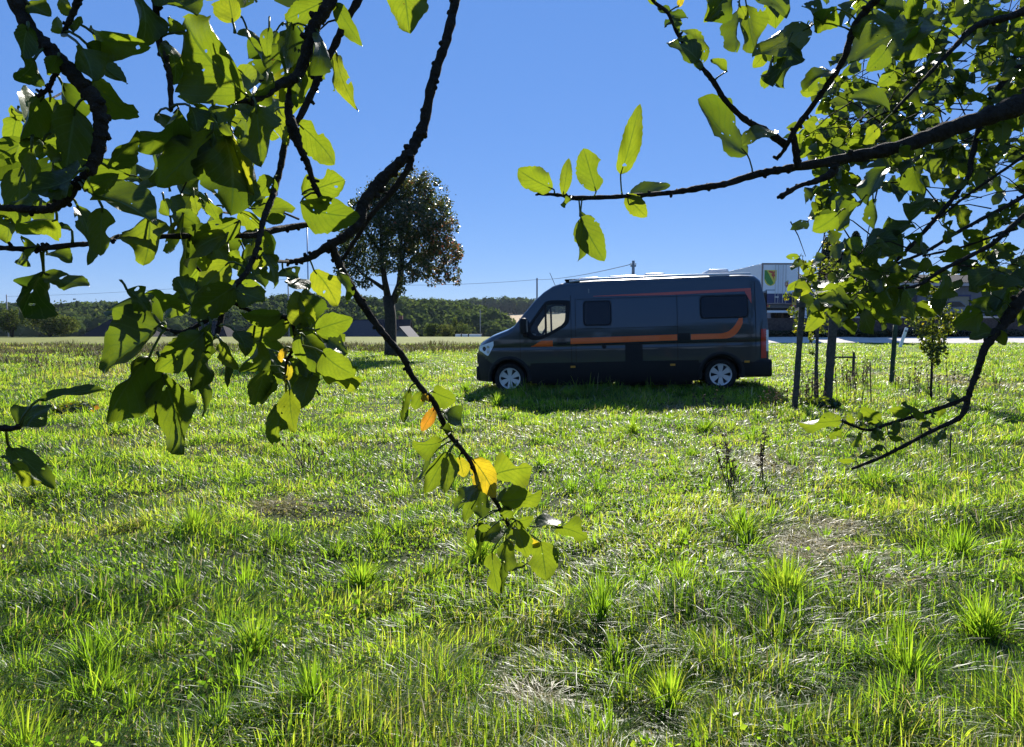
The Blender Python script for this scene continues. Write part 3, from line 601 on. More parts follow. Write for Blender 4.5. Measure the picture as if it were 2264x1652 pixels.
# ---------------------------------------------------------------- camper van
def camper_van():
    x0, y0 = -.777, 15.55; z0 = .0
    T = empty("camper_van", (x0, y0, hz(x0 + 1, y0) - .05)); T.rotation_euler = (0, -math.atan2(.17, 6.13), -math.atan2(.70, 6.09))
    tag(T, "dark blue grey high roof camper van with orange stripes standing in the grass", "camper van")
    paint, nt, nd, lk, b = new_mat("van_paint"); b.inputs['Base Color'].default_value = (.006, .017, .030, 1); b.inputs['Metallic'].default_value = .3; b.inputs['Roughness'].default_value = .32
    b.inputs['Coat Weight'].default_value = 1; b.inputs['Coat Roughness'].default_value = .04
    nz = N(nt, "ShaderNodeTexNoise", Scale=1.3, Detail=2.0); tc = N(nt, "ShaderNodeTexCoord"); lk.new(tc.outputs['Object'], nz.inputs['Vector']); bp = N(nt, "ShaderNodeBump", Strength=.12, Distance=.05); lk.new(nz.outputs[0], bp.inputs['Height']); lk.new(bp.outputs[0], b.inputs['Coat Normal'])
    orange = simple("stripe_orange", (.80, .115, .010), .4, var=.06, coat=.3); red = simple("stripe_red", (.55, .07, .04), .4, var=.06, coat=.3)
    glass_dark, nt, nd, lk, b = new_mat("tinted_glass"); b.inputs['Base Color'].default_value = (.004, .005, .010, 1); b.inputs['Roughness'].default_value = .08; b.inputs['Specular IOR Level'].default_value = .3
    clear, nt, nd, lk, b = new_mat("clear_glass"); out = nd["Material Output"]; tp = N(nt, "ShaderNodeBsdfTransparent"); tp.inputs[0].default_value = (.78, .84, .84, 1); gl = N(nt, "ShaderNodeBsdfGlossy"); gl.inputs['Roughness'].default_value = .02; fr = N(nt, "ShaderNodeFresnel", IOR=1.45); mx = N(nt, "ShaderNodeMixShader")
    lk.new(fr.outputs[0], mx.inputs[0]); lk.new(tp.outputs[0], mx.inputs[1]); lk.new(gl.outputs[0], mx.inputs[2]); lk.new(mx.outputs[0], out.inputs['Surface'])
    plas = simple('van_cladding', (.006, .006, .007), .6, spec=.3, var=.15)
    YC = 1.0
    px_, pz_ = zip((0, .93), (.03, 1.03), (.08, 1.10), (.35, 1.24), (.71, 1.37), (.85, 1.45), (1.05, 1.69), (1.32, 2.0), (1.5, 2.16), (1.7, 2.285), (1.95, 2.36), (2.6, 2.385), (4.5, 2.395), (5.6, 2.395), (5.88, 2.375), (6.0, 2.28), (6.08, 1.9), (6.13, 1.3), (6.14, .9))
    ztop = lambda x: float(np.interp(x, px_, pz_))
    def W(x):
        w = .985
        if x < .6: w -= .42 * (1 - x / .6) ** 2.3
        if x > 5.7: w -= .10 * ((x - 5.7) / .43) ** 2
        return w
    def half(x, z):
        w = W(x)
        if z > 1.15: w -= .17 * ((z - 1.15) / 1.25) ** 1.5
        if z < .5: w -= .05 * ((.5 - z) / .3) ** 2
        return w - .012 * math.exp(-((z - 1.0) / .03) ** 2)
    def section(x, zb):
        zt = ztop(x); r = .14 if x > 1.9 else (.07 if x > .85 else .10); r = min(r, (zt - zb) * .5); out = []; zs = zt - r
        for i in range(61): z = zb + (zs - zb) * i / 60; out.append((half(x, z), z))
        w = half(x, zs); rr = .16 if x > 1.9 else .10
        for i in range(1, 9):
            a = i / 8 * math.pi / 2; out.append((w - rr + rr * math.cos(a), zs + r * math.sin(a)))
        wi = w - rr; crown = .03 if x > .9 else .05
        for i in range(1, 9): q = i / 8; out.append((wi * (1 - q), zt + crown * (1 - (1 - q) ** 2)))
        return out
    win = [(1.19, 1.24), (1.155, 1.36), (1.20, 1.46), (1.50, 1.87), (1.58, 1.93), (1.70, 1.945), (1.98, 1.93), (2.02, 1.88), (2.0, 1.56), (1.93, 1.45), (1.86, 1.40), (1.50, 1.215), (1.3, 1.19)]
    def inpoly(x, z, poly):
        c = False; j = len(poly) - 1
        for i in range(len(poly)):
            if (poly[i][1] > z) != (poly[j][1] > z) and x < (poly[j][0] - poly[i][0]) * (z - poly[i][1]) / (poly[j][1] - poly[i][1]) + poly[i][0]: c = not c
            j = i
        return c
    wheels = [(.735, .335), (5.16, .335)]
    xs = sorted(set(np.round(np.concatenate([[0, .02, .05, .09, .14, .2], np.arange(.26, 6.1, .03), [6.08, 6.11, 6.13]]), 3)))
    secs = [section(x, .27 if x < .7 else .30) for x in xs]; m = len(secs[0])
    body = MB(); ws = MB(); bump = MB()
    def pt(i, j, side): w, z = secs[i][j]; return (xs[i], YC - side * w, z)
    verts = [pt(i, j, s) for s in (1, -1) for i in range(len(xs)) for j in range(m)]
    nb = len(xs) * m; bf = []; wf = []; pf = []
    for si, s in enumerate((1, -1)):
        for i in range(len(xs) - 1):
            for j in range(m - 1):
                q = [si*nb + i*m + j, si*nb + (i+1)*m + j, si*nb + (i+1)*m + j + 1, si*nb + i*m + j + 1]
                cx = (xs[i] + xs[i+1]) / 2; cz = (secs[i][j][1] + secs[i+1][j+1][1]) / 2; ch = (secs[i][j][0] + secs[i+1][j+1][0]) / 2
                if s < 0: q = q[::-1]
                if j < 60 and inpoly(cx, cz, win): continue
                if j < 60 and any((cx - a) ** 2 + (cz - c) ** 2 < .40 ** 2 for a, c in wheels): continue
                if j >= 66 and .82 < cx < 1.82: wf.append(q)
                elif cx < .62 and cz < .62 + .26 * sstep(.5, .0, cx) and j < 60: pf.append(q)
                elif cz < .60 and j < 60: pf.append(q)
                else: bf.append(q)
        for i, inv in ((0, s > 0), (len(xs) - 1, s < 0)):      # ends, closed to the middle
            pass
    def sub(faces, name, mat, smooth=True):
        idx = sorted({k for f in faces for k in f}); mp = {k: n for n, k in enumerate(idx)}; mb = MB(); mb.add([verts[k] for k in idx], [[mp[k] for k in f] for f in faces]); o = mb.build(name, mat, T, smooth); return o
    # end caps
    for i in (0, len(xs) - 1):
        for j in range(m - 1):
            a, b2, c, d = i*m + j, i*m + j + 1, nb + i*m + j + 1, nb + i*m + j
            q = [a, b2, c, d] if i == 0 else [d, c, b2, a]
            (pf if (verts[a][2] < (.86 if i == 0 else .62)) else bf).append(q)
    B = sub(bf, "body", paint); sub(pf, "lower_cladding", plas); sub(wf, "windscreen", clear)
    fl = MB(); fl.box((.45, .12, .32), (6.0, 1.88, .36)); fl.build("floor", plas, T)
    fl = MB(); fl.box((1.3, .2, .16), (2.9, 1.8, .318), bev=.04); fl.box((3.0, .15, .13), (4.6, 1.8, .318), bev=.05); fl.tube([(1.2, .9, .22), (5.7, .9, .24)], .05, 8); fl.build("underbody", plas, T)
    # patches that follow the side of the van
    def yy(x, z, off, side=1): return YC - side * (half(x, z) + off)
    def patch(name, x_a, x_b, zt, zb, mat, off=.006, parent=None, side=1, nz=8, nx=None):
        nx = nx or max(4, int((x_b - x_a) / .025)); v = []; f = []
        for i in range(nx + 1):
            x = x_a + (x_b - x_a) * i / nx; t, b = zt(x), zb(x)
            for j in range(nz + 1): z = b + (t - b) * j / nz; v.append((x, yy(x, z, off, side), z))
        for i in range(nx):
            for j in range(nz):
                q = (i*(nz+1)+j, (i+1)*(nz+1)+j, (i+1)*(nz+1)+j+1, i*(nz+1)+j+1); f.append(q if side > 0 else q[::-1])
        mb = MB(); mb.add(v, f); return mb.build(name, mat, parent or T, True)
    def rr(xa, xb, za, zb, r):
        def e(x): d = min(x - xa, xb - x); return r - math.sqrt(max(0, r*r - (r - d) ** 2)) if d < r else 0
        return (lambda x: zb - e(x)), (lambda x: za + e(x))
    for side in (1, -1):
        # door window: rubber frame and pane
        cx = sum(p[0] for p in win) / len(win); cz = sum(p[1] for p in win) / len(win)
        fine = [tuple(p) for p in catmull(win + win[:1], 5)[:-1]]; v = []; f = []; n = len(fine)
        for k, off in ((1.10, .008), (1.06, .016), (.88, .016), (.86, -.01)):
            for x, z in fine:
                X, Z = cx + (x - cx) * k, cz + (z - cz) * k; v.append((X, yy(X, Z, off, side), Z))
        for a in range(3):
            for i in range(n): q = (a*n+i, a*n+(i+1)%n, (a+1)*n+(i+1)%n, (a+1)*n+i); f.append(q if side < 0 else q[::-1])
        mb = MB(); mb.add(v, f); fr_ = mb.build("door_window", plas, T)
        mb = MB(); mb.add([(cx + (x - cx) * .95, yy(x, z, -.006, side), cz + (z - cz) * .95) for x, z in fine], [tuple(range(n)) if side > 0 else tuple(range(n))[::-1]]); mb.build("pane", clear, fr_)
        mb = MB(); mb.obox((1.54, yy(1.54, 1.56, .004, side), 1.56), (.022, 0, .0), (0, .012, 0), (.0, .028 * side, .36)); mb.build("quarter_bar", plas, fr_)
        # habitation windows
        for xa, xb, za, zb in ((2.33, 2.93, 1.415, 1.95), (4.74, 5.72, 1.50, 1.975)):
            t1, b1 = rr(xa, xb, za, zb, .07); wo = patch("side_window", xa, xb, t1, b1, plas, .012, None, side)
            t2, b2 = rr(xa + .03, xb - .03, za + .03, zb - .03, .06); patch("pane", xa + .03, xb - .03, t2, b2, glass_dark, .018, wo, side)
        # stripes
        patch("stripe", 2.06, 4.27, lambda x: 1.165 + .012 * (x - 2), lambda x: 1.045 + .012 * (x - 2), orange, .004, None, side)
        def top2(x): return 1.19 + (0 if x < 5.15 else .36 * ((x - 5.15) / .55) ** 2.6)
        def bot2(x): return 1.075 + (0 if x < 5.25 else .42 * ((x - 5.25) / .47) ** 3.0)
        patch("stripe", 4.55, 5.60, lambda x: min(1.50, 1.19 + .34 * max(0, (x - 5.08) / .46) ** 3), lambda x: 1.075 + .012 * (x - 4.5) + .36 * max(0, (x - 5.18) / .44) ** 3.2, orange, .004, None, side)
        patch("stripe", 1.22, 1.68, lambda x: 1.02 + .11 * sstep(1.22, 1.46, x), lambda x: 1.008 + .0 * x, orange, .004, None, side)
        patch("stripe", 2.55, 5.78, lambda x: 2.045 + .019 * (x - 2.5), lambda x: 2.045 + .019 * (x - 2.5) - .008 - .05 * min(1, (x - 2.5) / 1.6), red, .004, None, side)
        patch("stripe", 5.66, 5.785, lambda x: 2.045, lambda x: 2.03 - .24 * (x - 5.66) / .125, red, .004, None, side)
        # dark panels, rub strip, service flap, seams
        patch("stripe_gap_panel", 4.29, 4.53, lambda x: 1.215, lambda x: 1.06, plas, .004, None, side)
        patch("service_flap", 3.20, 3.56, lambda x: 1.035, lambda x: .56, plas, .005, None, side)
        patch("rub_strip", 1.20, 4.70, lambda x: .655, lambda x: .535, plas, .024, None, side)
        patch("sill", 1.2, 4.70, lambda x: .53, lambda x: .22, plas, .012, None, side)
        for xa, za, zb in ((.985, .62, 1.62), (2.075, .3, 2.08), (2.17, .5, 2.0), (4.28, .5, 2.02), (5.86, .72, 2.25)):
            patch("panel_seam", xa - .006, xa + .006, lambda x: zb, lambda x: za, plas, .0035, None, side, 20, 2)
        for xa, xb, z in ((2.1, 5.85, 1.02), (2.2, 4.3, 1.36), (2.2, 5.8, 1.985)):
            patch("panel_seam", xa, xb, lambda x: z + .005, lambda x: z - .005, plas, .0035, None, side, 1)
        # mirror
        mb = MB(); mb.box((1.02, YC - side * 1.19 - .1, 1.28), (1.16, YC - side * 1.19 + .1, 1.62), bev=.05); mo = mb.build("mirror", plas, T, True)
        mb = MB(); mb.box((1.06, YC - side * 1.05 - .08, 1.22), (1.14, YC - side * 1.05 + .1, 1.34), bev=.02); mb.build("arm", plas, mo, True)
        mb = MB(); mb.box((1.161, YC - side * 1.19 - .075, 1.33), (1.168, YC - side * 1.19 + .075, 1.57)); mb.build("mirror_glass", M_METAL, mo)
        # handle, filler cap, side markers
        mb = MB(); x = 1.88; mb.obox((x, yy(x, 1.06, .025, side), 1.06), (.10, 0, 0), (0, .018, 0), (0, 0, .022)); mb.build("door_handle", plas, T)
        mb = MB(); x = 2.76; mb.tube([(x, yy(x, .98, -.005, side), .98), (x, yy(x, .98, .014, side), .98)], .05, 20); mb.build("filler_cap", plas, T)
        amber = simple("amber_lamp", (.55, .24, .02), .3)
        for x in (2.1, 4.17, 5.67):
            z = .565 if x < 5 else .60
            mb = MB(); mb.obox((x, yy(x, z, .035, side), z), (.05, 0, 0), (0, .012, 0), (0, 0, .020)); mb.build("side_marker", amber, T)
        # arches, liner
        for a, c in wheels:
            v = []; f = []; n = 36
            for k, off in ((.48, .004), (.47, .022), (.395, .022), (.39, -.30)):
                for i in range(n + 1):
                    th = math.radians(-12) + math.radians(204) * i / n; X, Z = a + k * math.cos(th), max(.27, c + k * math.sin(th)); v.append((X, yy(X, max(Z, .4), off, side), Z))
            for r_ in range(3):
                for i in range(n): q = (r_*(n+1)+i, r_*(n+1)+i+1, (r_+1)*(n+1)+i+1, (r_+1)*(n+1)+i); f.append(q if side < 0 else q[::-1])
            mb = MB(); mb.add(v, f); mb.build("wheel_arch", plas, T, True)
            mb = MB(); yl = YC - side * .62; mb.add([(a - .42, yl, .2), (a + .42, yl, .2), (a + .42, yl, .82), (a - .42, yl, .82)], [(0, 1, 2, 3)]); mb.build("arch_liner", plas, T)
        # lamps
        glassy, nt, nd, lk, b = new_mat("lamp_glass"); b.inputs['Base Color'].default_value = (.80, .84, .88, 1); b.inputs['Roughness'].default_value = .12
        ho = patch("headlight", .06, .41, lambda x: 1.055 + .11 * (x - .06) / .35 - .02, lambda x: .93 - .10 * sstep(.06, .28, x) + .22 * max(0, (x - .28) / .13), glassy, .008, None, side)
        patch("projector", .13, .23, *rr(.13, .23, .93, 1.03, .049), glass_dark, .013, ho, side)
        patch("projector", .24, .31, *rr(.24, .31, .88, 1.05, .034), M_METAL, .013, ho, side)
        lampred = simple("tail_red", (.50, .018, .012), .25, var=.05, coat=.6); lampw = simple("tail_white", (.75, .74, .74), .3, var=.05, coat=.5)
        lo = patch("tail_light", 5.965, 6.08, lambda x: 1.26 + .0 * x, lambda x: .66, lampred, .010, None, side, 16, 6)
        patch("clear_lens", 6.075, 6.128, lambda x: 1.24, lambda x: .80, lampw, .010, lo, side, 12, 4)
    # bumper at the rear, grille
    mb = MB(); mb.box((5.62, .02, .27), (6.19, 1.98, .64), bev=.06); mb.build("rear_bumper", plas, T, True)
    mb = MB(); mb.box((-.05, .40, .28), (.12, 1.6, .60), bev=.05); mb.build("front_bumper", plas, T, True)
    mb = MB(); mb.box((-.025, .45, .66), (.05, 1.55, .90), bev=.02); mb.build("grille", plas, T)
    mb = MB(); mb.box((6.115, .25, 1.35), (6.132, 1.75, 2.05), bev=.0); mb.build("rear_window", glass_dark, T)
    # roof: rails, fans, hatch
    alu = simple("roof_white", (.74, .74, .73), .35, var=.05)
    for y in (.24, 1.76):
        mb = MB(); mb.tube([(2.05, y, ztop(2.05) + .01), (2.5, y, ztop(2.5) + .03), (4, y, ztop(4) + .03), (5.8, y, ztop(5.8) + .03)], .022, 8); mb.build("roof_rail", alu, T, True)
    for xa, xb, ya, yb, h in ((2.25, 2.68, .45, 1.25, .055), (3.66, 4.08, .5, 1.3, .08), (4.98, 5.40, .45, 1.4, .11), (2.9, 3.5, .5, 1.5, .06)):
        mb = MB(); z = ztop(xa) + .035; mb.box((xa, ya, z - .03), (xb, yb, z + h), bev=.03); mb.build("roof_vent", alu, T, True)
    mb = MB(); mb.box((1.95, .30, ztop(1.95) + .03), (2.28, 1.7, ztop(2) + .065), bev=.01); mb.build("skylight", glass_dark, T)
    # wheels
    alloy = simple("alloy", (.60, .62, .66), .35, metal=.55, var=.06)
    def wheel(a, c, side):
        yo = YC - side * .90; w = empty("wheel", (a, yo, c)); w.parent = T; s = -side
        mb = MB(); prof = [(.20, -.06), (.225, .0), (.30, .015), (.335, -.01), (.34, -.1), (.335, -.2), (.2, -.21)]; v = []; f = []; n = 40
        for r, d in prof:
            for i in range(n): th = 2*math.pi*i/n; v.append((r*math.cos(th), s*d + 0, r*math.sin(th)))
        for k in range(len(prof) - 1):
            for i in range(n): q = (k*n+i, k*n+(i+1)%n, (k+1)*n+(i+1)%n, (k+1)*n+i); f.append(q)
        mb.add(v, f); mb.build("tyre", M_RUBBER, w, True)
        mb = MB()
        ring = [(.215, -.02), (.228, .008), (.205, .004), (.195, -.06)]; v = []; f = []
        for r, d in ring:
            for i in range(n): th = 2*math.pi*i/n; v.append((r*math.cos(th), s*d, r*math.sin(th)))
        for k in range(3):
            for i in range(n): f.append((k*n+i, k*n+(i+1)%n, (k+1)*n+(i+1)%n, (k+1)*n+i))
        mb.add(v, f)
        for i in range(6):
            th = math.pi / 2 + i * math.pi / 3; d = Vector((math.cos(th), 0, math.sin(th))); e = Vector((-math.sin(th), 0, math.cos(th))); yv = Vector((0, s, 0))
            p = [d*.04 - e*.028, d*.04 + e*.028, d*.20 + e*.062, d*.20 - e*.062]; vv = [q + yv * (-.012) for q in p[:2]] + [q + yv * (-.004) for q in p[2:]] + [q + yv * (-.05) for q in p]
            mb.add(vv, [(0,1,2,3), (0,4,5,1), (1,5,6,2), (2,6,7,3), (3,7,4,0)])
        mb.tube([(0, s*-.05, 0), (0, s*.004, 0)], .062, 18); mb.tube([(0, s*-.0, 0), (0, s*.012, 0)], .035, 16)
        mb.build("rim", alloy, w)
        mb = MB(); mb.tube([(0, s*-.075, 0), (0, s*-.065, 0)], .2, 24); mb.build("brake_disc", M_BLACK, w)
    for a, c in wheels:
        for side in (1, -1): wheel(a, c, side)
    # cabin
    seat = simple("seat_fabric", (.05, .05, .055), .9, var=.2, scale=30)
    for y in (.52, 1.48):
        so = MB(); so.box((1.62, y - .26, .80), (2.12, y + .26, .98), bev=.05); o = so.build("seat", seat, T, True)
        so = MB(); so.obox((2.14, y, 1.30), (.065, 0, .02), (0, .25, 0), (-.09, 0, .36)); so.build("backrest", seat, o)
        so = MB(); so.box((2.0, y - .13, 1.66), (2.12, y + .13, 1.86), bev=.04); so.build("headrest", seat, o, True)
    so = MB(); so.box((.75, .16, .85), (1.18, 1.84, 1.27), bev=.05); so.build("dashboard", M_BLACK, T, True)
    v = [(1.42 + .10 * math.sin(2*math.pi*i/24), .52 + .2 * math.cos(2*math.pi*i/24), 1.24 + .17 * math.sin(2*math.pi*i/24)) for i in range(25)]
    so = MB(); so.tube(v, .016, 8); so.build("steering_wheel", M_BLACK, T, True)
    so = MB(); so.box((2.45, .13, .37), (2.47, 1.87, 2.2)); so.build("cabin_partition", simple("partition", (.25, .25, .25), .8), T)
    so = MB(); so.tube([(1.72, 1.55, ztop(1.7) - .02), (1.56, 1.55, ztop(1.7) + .38)], .006, 6); so.build("aerial", M_BLACK, T)
    return T
camper_van()
# ---------------------------------------------------------------- pear tree in the meadow
def pear_tree():
    base = ground_at(864, 787); t = empty("pear_tree", base); tag(t, "dark pear tree with forked trunk and reddish leaf tips alone at the meadow edge", "tree")
    d = base.y; k = d / F
    def L(px, py, dy=0): return Vector(((px - CX) / F * (d + dy) - base.x, dy, EYE + (712 - py) / F * (d + dy) - base.z))
    mb = MB()
    mb.tube([L(864, 795), L(864, 770), L(864, 700), L(860, 655)], [.34, .28, .26, .25], 12, jit=.08)
    for pts, r in (([(860, 665, 0), (852, 620, -.1), (846, 570, -.3), (846, 500, -.4), (850, 430, -.3)], (.17, .13, .10, .06, .02)),
                   ([(870, 668, 0), (885, 630, .1), (890, 580, .3), (905, 510, .5), (925, 430, .4)], (.18, .15, .11, .07, .02)),
                   ([(852, 640, 0), (830, 625, -.5), (800, 605, -.9), (775, 570, -1.1)], (.10, .08, .05, .02)),
                   ([(888, 600, .1), (930, 565, .6), (970, 545, .8), (1005, 550, .7)], (.10, .08, .05, .02)),
                   ([(890, 590, .1), (890, 520, 1.2), (880, 460, 1.8)], (.1, .06, .02)), ([(850, 570, -.2), (810, 510, -1.2), (790, 460, -1.2)], (.08, .05, .02))):
        mb.tube([L(*p) for p in pts], list(r), 9, jit=.08)
    mb.build("trunk", M_BARK2, t, True)
    C = []; S = []; TN = []
    lob = [(845,440,46),(880,425,48),(905,405,30),(925,440,48),(870,480,60),(915,490,60),(955,480,48),(970,520,42),(940,540,50),(890,530,55),(840,510,48),(800,470,34),(785,530,40),(772,570,34),(765,600,22),(825,575,44),(870,575,40),(960,575,38),(1000,560,34),(1005,600,24),(985,610,24),(930,590,36),(795,610,30),(905,620,26),(780,600,22),(845,600,30),(1010,625,14),(885,650,16),(812,630,16),(955,620,20),(835,415,14),(880,395,14),(962,410,13),(985,455,20),(1000,500,22),(1018,570,18),(900,388,14),(940,400,13)]
    for px, py, r in lob:
        for rep in range(2 if r > 30 else 1):
            dy = RNG.uniform(-1.5, 1.5) if r > 24 else RNG.uniform(-.6, .6); c = L(px + RNG.normal(0, 4), py + RNG.normal(0, 4), dy); n = int(16 + r * r * .34); R = r * k * .80
            p = blob_points(c, (R, R * 1.2, R), n, .45); C.append(p); S.append(RNG.uniform(.06, .13, n)); tt = np.clip(RNG.normal(.28, .13, n), 0, .62)
            if px > 950 and py > 480: tt = np.where(RNG.random(n) < .28, RNG.uniform(.85, 1, n), tt)
            elif px > 900: tt = np.where(RNG.random(n) < .10, RNG.uniform(.7, 1, n), tt)
            TN.append(tt)
    for i in range(70):      # upright shoots that break the outline
        px = RNG.uniform(800, 1005); py = 395 + ((px - 895) / 95) ** 2 * 60 + 22; n = 34; u = RNG.random(n); hgt_ = RNG.uniform(25, 75)
        p = np.array([L(px + RNG.normal(0, 4), py - q * hgt_ + 14, 0) for q in u]) + np.array([0, RNG.uniform(-1, 1), 0]); C.append(p); S.append(RNG.uniform(.05, .11, n)); TN.append(np.clip(RNG.normal(.42, .15, n), 0, 1))
    C = np.concatenate(C); v, f, tt = kites(C, np.concatenate(S) * 1.35, np.concatenate(TN), asp=.62); add_mesh_np("crown", v, [f], tt, M_PEAR, t)
pear_tree()

# ---------------------------------------------------------------- stakes, saplings, weeds
def stake(name, label, b, top, wpx, mat, cat="stake", group=None):
    g = ground_at(*b); d = g.y * math.cos(PITCH) + (EYE - g.z) * math.sin(PITCH); q = P(top[0], top[1], d) - g; t = empty(name, g); tag(t, label, cat, group)
    w = wpx / F * d * .5; mb = MB(); n = 10; pts = [q * (i / n) for i in range(n + 1)]; pts[0] = -q * .08
    mb.tube(pts, [w * random.uniform(.93, 1.06) for _ in pts[:-1]] + [w * .96], 9, jit=.06); mb.build("shaft", mat, t, True); return t, g, d, w
S1 = stake("tree_stake", "grey weathered round stake leaning right, nearest to the rear of the van", (1757, 906), (1776, 642), 13, M_WOOD, group="wooden stakes round the saplings")
S3 = stake("tree_stake", "thick dark brown stake, the stoutest of those beside the van", (1829, 899), (1846, 660), 19, M_WOOD, group="wooden stakes round the saplings")
S2 = stake("tree_stake", "thin stake between the grey leaning stake and the thick brown one", (1802, 889), (1809, 690), 7, M_WOOD, group="wooden stakes round the saplings")
stake("fence_post", "green treated post standing alone between the stakes and the bushy sapling", (1970, 854), (1980, 719), 10, M_GREENWOOD, "post")
S4 = stake("tree_stake", "short dark stake with a crossbar right of the thick brown stake", (1886, 839), (1888, 779), 6, M_WOOD, group="wooden stakes round the saplings")
stake("metal_rod", "thin black rod sticking up from the grass under the right hand branch", (2099, 1031), (2103, 958), 3.4, M_BLACK, "rod")
stake("metal_rod", "very thin rusty rod in the weeds right of the short crossbar stake", (1926, 897), (1924, 800), 2.4, simple("rust", (.12, .06, .03), .9), "rod")
def rail(label, a, b, d, h):
    p, q = P(a[0], a[1], d), P(b[0], b[1], d); t = empty("cross_rail", (p + q) / 2); tag(t, label, "rail"); c = (q - p) / 2; mb = MB(); mb.obox((0, 0, 0), c, (0, .022, 0), (0, 0, h)); mb.build("plank", M_WOOD, t)
rail("dark plank nailed across the tops of the grey leaning stake", (1762, 674), (1796, 676), S1[2] - .09, .035)
rail("narrow pale rail joining the thick brown stake to the short stake", (1846, 790), (1892, 790), S4[2] - .05, .02)

def sapling(name, label, stem, d0, clusters, n, size, tones=(.42, .16), r0=.022):
    g = ground_at(*stem[0]); d = g.y * math.cos(PITCH) + (EYE - g.z) * math.sin(PITCH); t = empty(name, g); tag(t, label, "sapling")
    pts = [P(px, py, d) - g for px, py in stem]; pts[0] = pts[0] - Vector((0, 0, .05)); mb = MB(); m = len(pts)
    mb.tube(pts, [r0 * (1 - .8 * i / (m - 1)) for i in range(m)], 7, jit=.1); C = []; S = []
    for cx, cy, r in clusters:
        c = P(cx, cy, d) - g; c.y += RNG.uniform(-.25, .25); near = min(pts[1:], key=lambda q: (q - c).length + .5 * max(0, q.z - c.z))
        mb.tube([near, (near + c) / 2 + Vector((0, 0, -.03)), c], [.007, .005, .002], 5); R = r / F * d; k = int(n * (r / 20) ** 1.3); C.append(blob_points(c, (R, R, R * 1.1), k, .3)); S.append(RNG.uniform(.6, 1.35, k) * size)
    mb.build("stem", M_BARK2, t, True); C = np.concatenate(C); v, f, tt = kites(C, np.concatenate(S), np.clip(RNG.normal(tones[0], tones[1], len(C)), 0, .8), asp=.62); add_mesh_np("foliage", v, [f], tt, M_FARLEAF, t)
sapling("sapling", "slender tall sapling tied among the wooden stakes beside the van", [(1808, 886), (1806, 800), (1808, 700), (1812, 600), (1822, 520), (1827, 440)], 12,
    [(1826, 452, 13), (1832, 475, 10), (1826, 500, 14), (1838, 515, 12), (1815, 540, 14), (1842, 545, 13), (1800, 585, 18), (1830, 590, 20), (1790, 612, 16), (1850, 580, 17), (1812, 625, 18), (1770, 640, 14), (1842, 622, 16), (1785, 660, 16), (1748, 690, 12), (1760, 715, 14), (1740, 655, 9), (1828, 700, 16), (1820, 725, 14), (1765, 730, 11), (1800, 748, 10), (1870, 555, 12), (1855, 605, 12), (1805, 780, 7)], 60, .075)
sapling("sapling", "bushy young sapling standing by itself at right in front of the road", [(2058, 885), (2060, 800), (2062, 740), (2064, 690), (2066, 640)], 13,
    [(2066, 655, 18), (2058, 680, 22), (2080, 690, 22), (2040, 705, 22), (2066, 715, 26), (2095, 720, 20), (2030, 730, 14), (2052, 745, 24), (2085, 748, 20), (2066, 770, 20), (2050, 785, 14), (2082, 772, 14), (2070, 640, 12), (2100, 700, 14), (2068, 800, 10), (2045, 765, 14)], 110, .07)

def weed(label, b, stems, group="dry weed stalks in the meadow"):
    g = ground_at(*b); d = g.y * math.cos(PITCH) + (EYE - g.z) * math.sin(PITCH); t = empty("dry_weed", g); tag(t, label, "weed", group); mb = MB(); C = []; S = []
    for (bx, by), (tx, ty), heads in stems:
        dd = d + random.uniform(-.12, .12) * min(1, d / 8); p = P(bx, by, d) - g; p.z = -.02; p.y = dd - d; q = P(tx, ty, dd) - g; pts = [p.lerp(q, i / 5) + Vector((random.uniform(-.01, .01), 0, 0)) * (i > 0) for i in range(6)]; mb.tube(pts, [.006, .0055, .005, .0045, .0035, .002], 5)
        for h in range(heads):
            u = 1 - (h / max(1, heads)) * .6; c = p.lerp(q, u) + Vector((random.uniform(-.025, .025), random.uniform(-.02, .02), 0)) * (1 if h else .2); n = 9; C.append(blob_points(c, (.022, .02, .024), n, .2)); S.append(RNG.uniform(.016, .036, n))
    mb.build("stalk", M_WEED, t, True)
    if C: C = np.concatenate(C); v, f, tt = kites(C, np.concatenate(S), np.clip(RNG.normal(.28, .2, len(C)), 0, 1), asp=.7); add_mesh_np("seed_head", v, [f], tt, M_WEED, t)
weed("branching dead thistle stalk with dark heads, left of the taller one", (1614, 1085), [((1616, 1085), (1608, 985), 5), ((1612, 1060), (1580, 985), 4), ((1612, 1040), (1602, 962), 4), ((1616, 1080), (1622, 1020), 3)])
weed("tall dead dock stalk with brown seed whorls, right of the branching thistle", (1690, 1075), [((1690, 1075), (1691, 948), 10), ((1688, 1070), (1684, 985), 5)])
weed("fan of dark leafless stalks below the left apple leaves", (672, 1040), [((670 + 3 * i, 1040), (628 + 14 * i, 965 + 9 * abs(i - 2)), 1) for i in range(7)])
weed("clump of dry brown weeds at the front of the leaning grey stake", (1790, 900), [((1770 + i * 6, 902), (1762 + i * 8 + random.uniform(-8, 8), 800 + random.uniform(0, 55)), 5) for i in range(9)])
weed("clump of dry brown weeds right of the thick brown stake", (1880, 893), [((1852 + i * 7, 893), (1850 + i * 8 + random.uniform(-8, 8), 780 + random.uniform(0, 60)), 5) for i in range(10)])
weed("pale grassy weeds in front of the rear corner of the van", (1712, 915), [((1690 + i * 6, 915), (1684 + i * 7 + random.uniform(-6, 6), 850 + random.uniform(0, 30)), 5) for i in range(9)])
weed("thin pale stalks in front of the rear wheel of the van", (1560, 905), [((1535 + i * 9, 905), (1532 + i * 10 + random.uniform(-6, 6), 862 + random.uniform(0, 22)), 3) for i in range(8)])
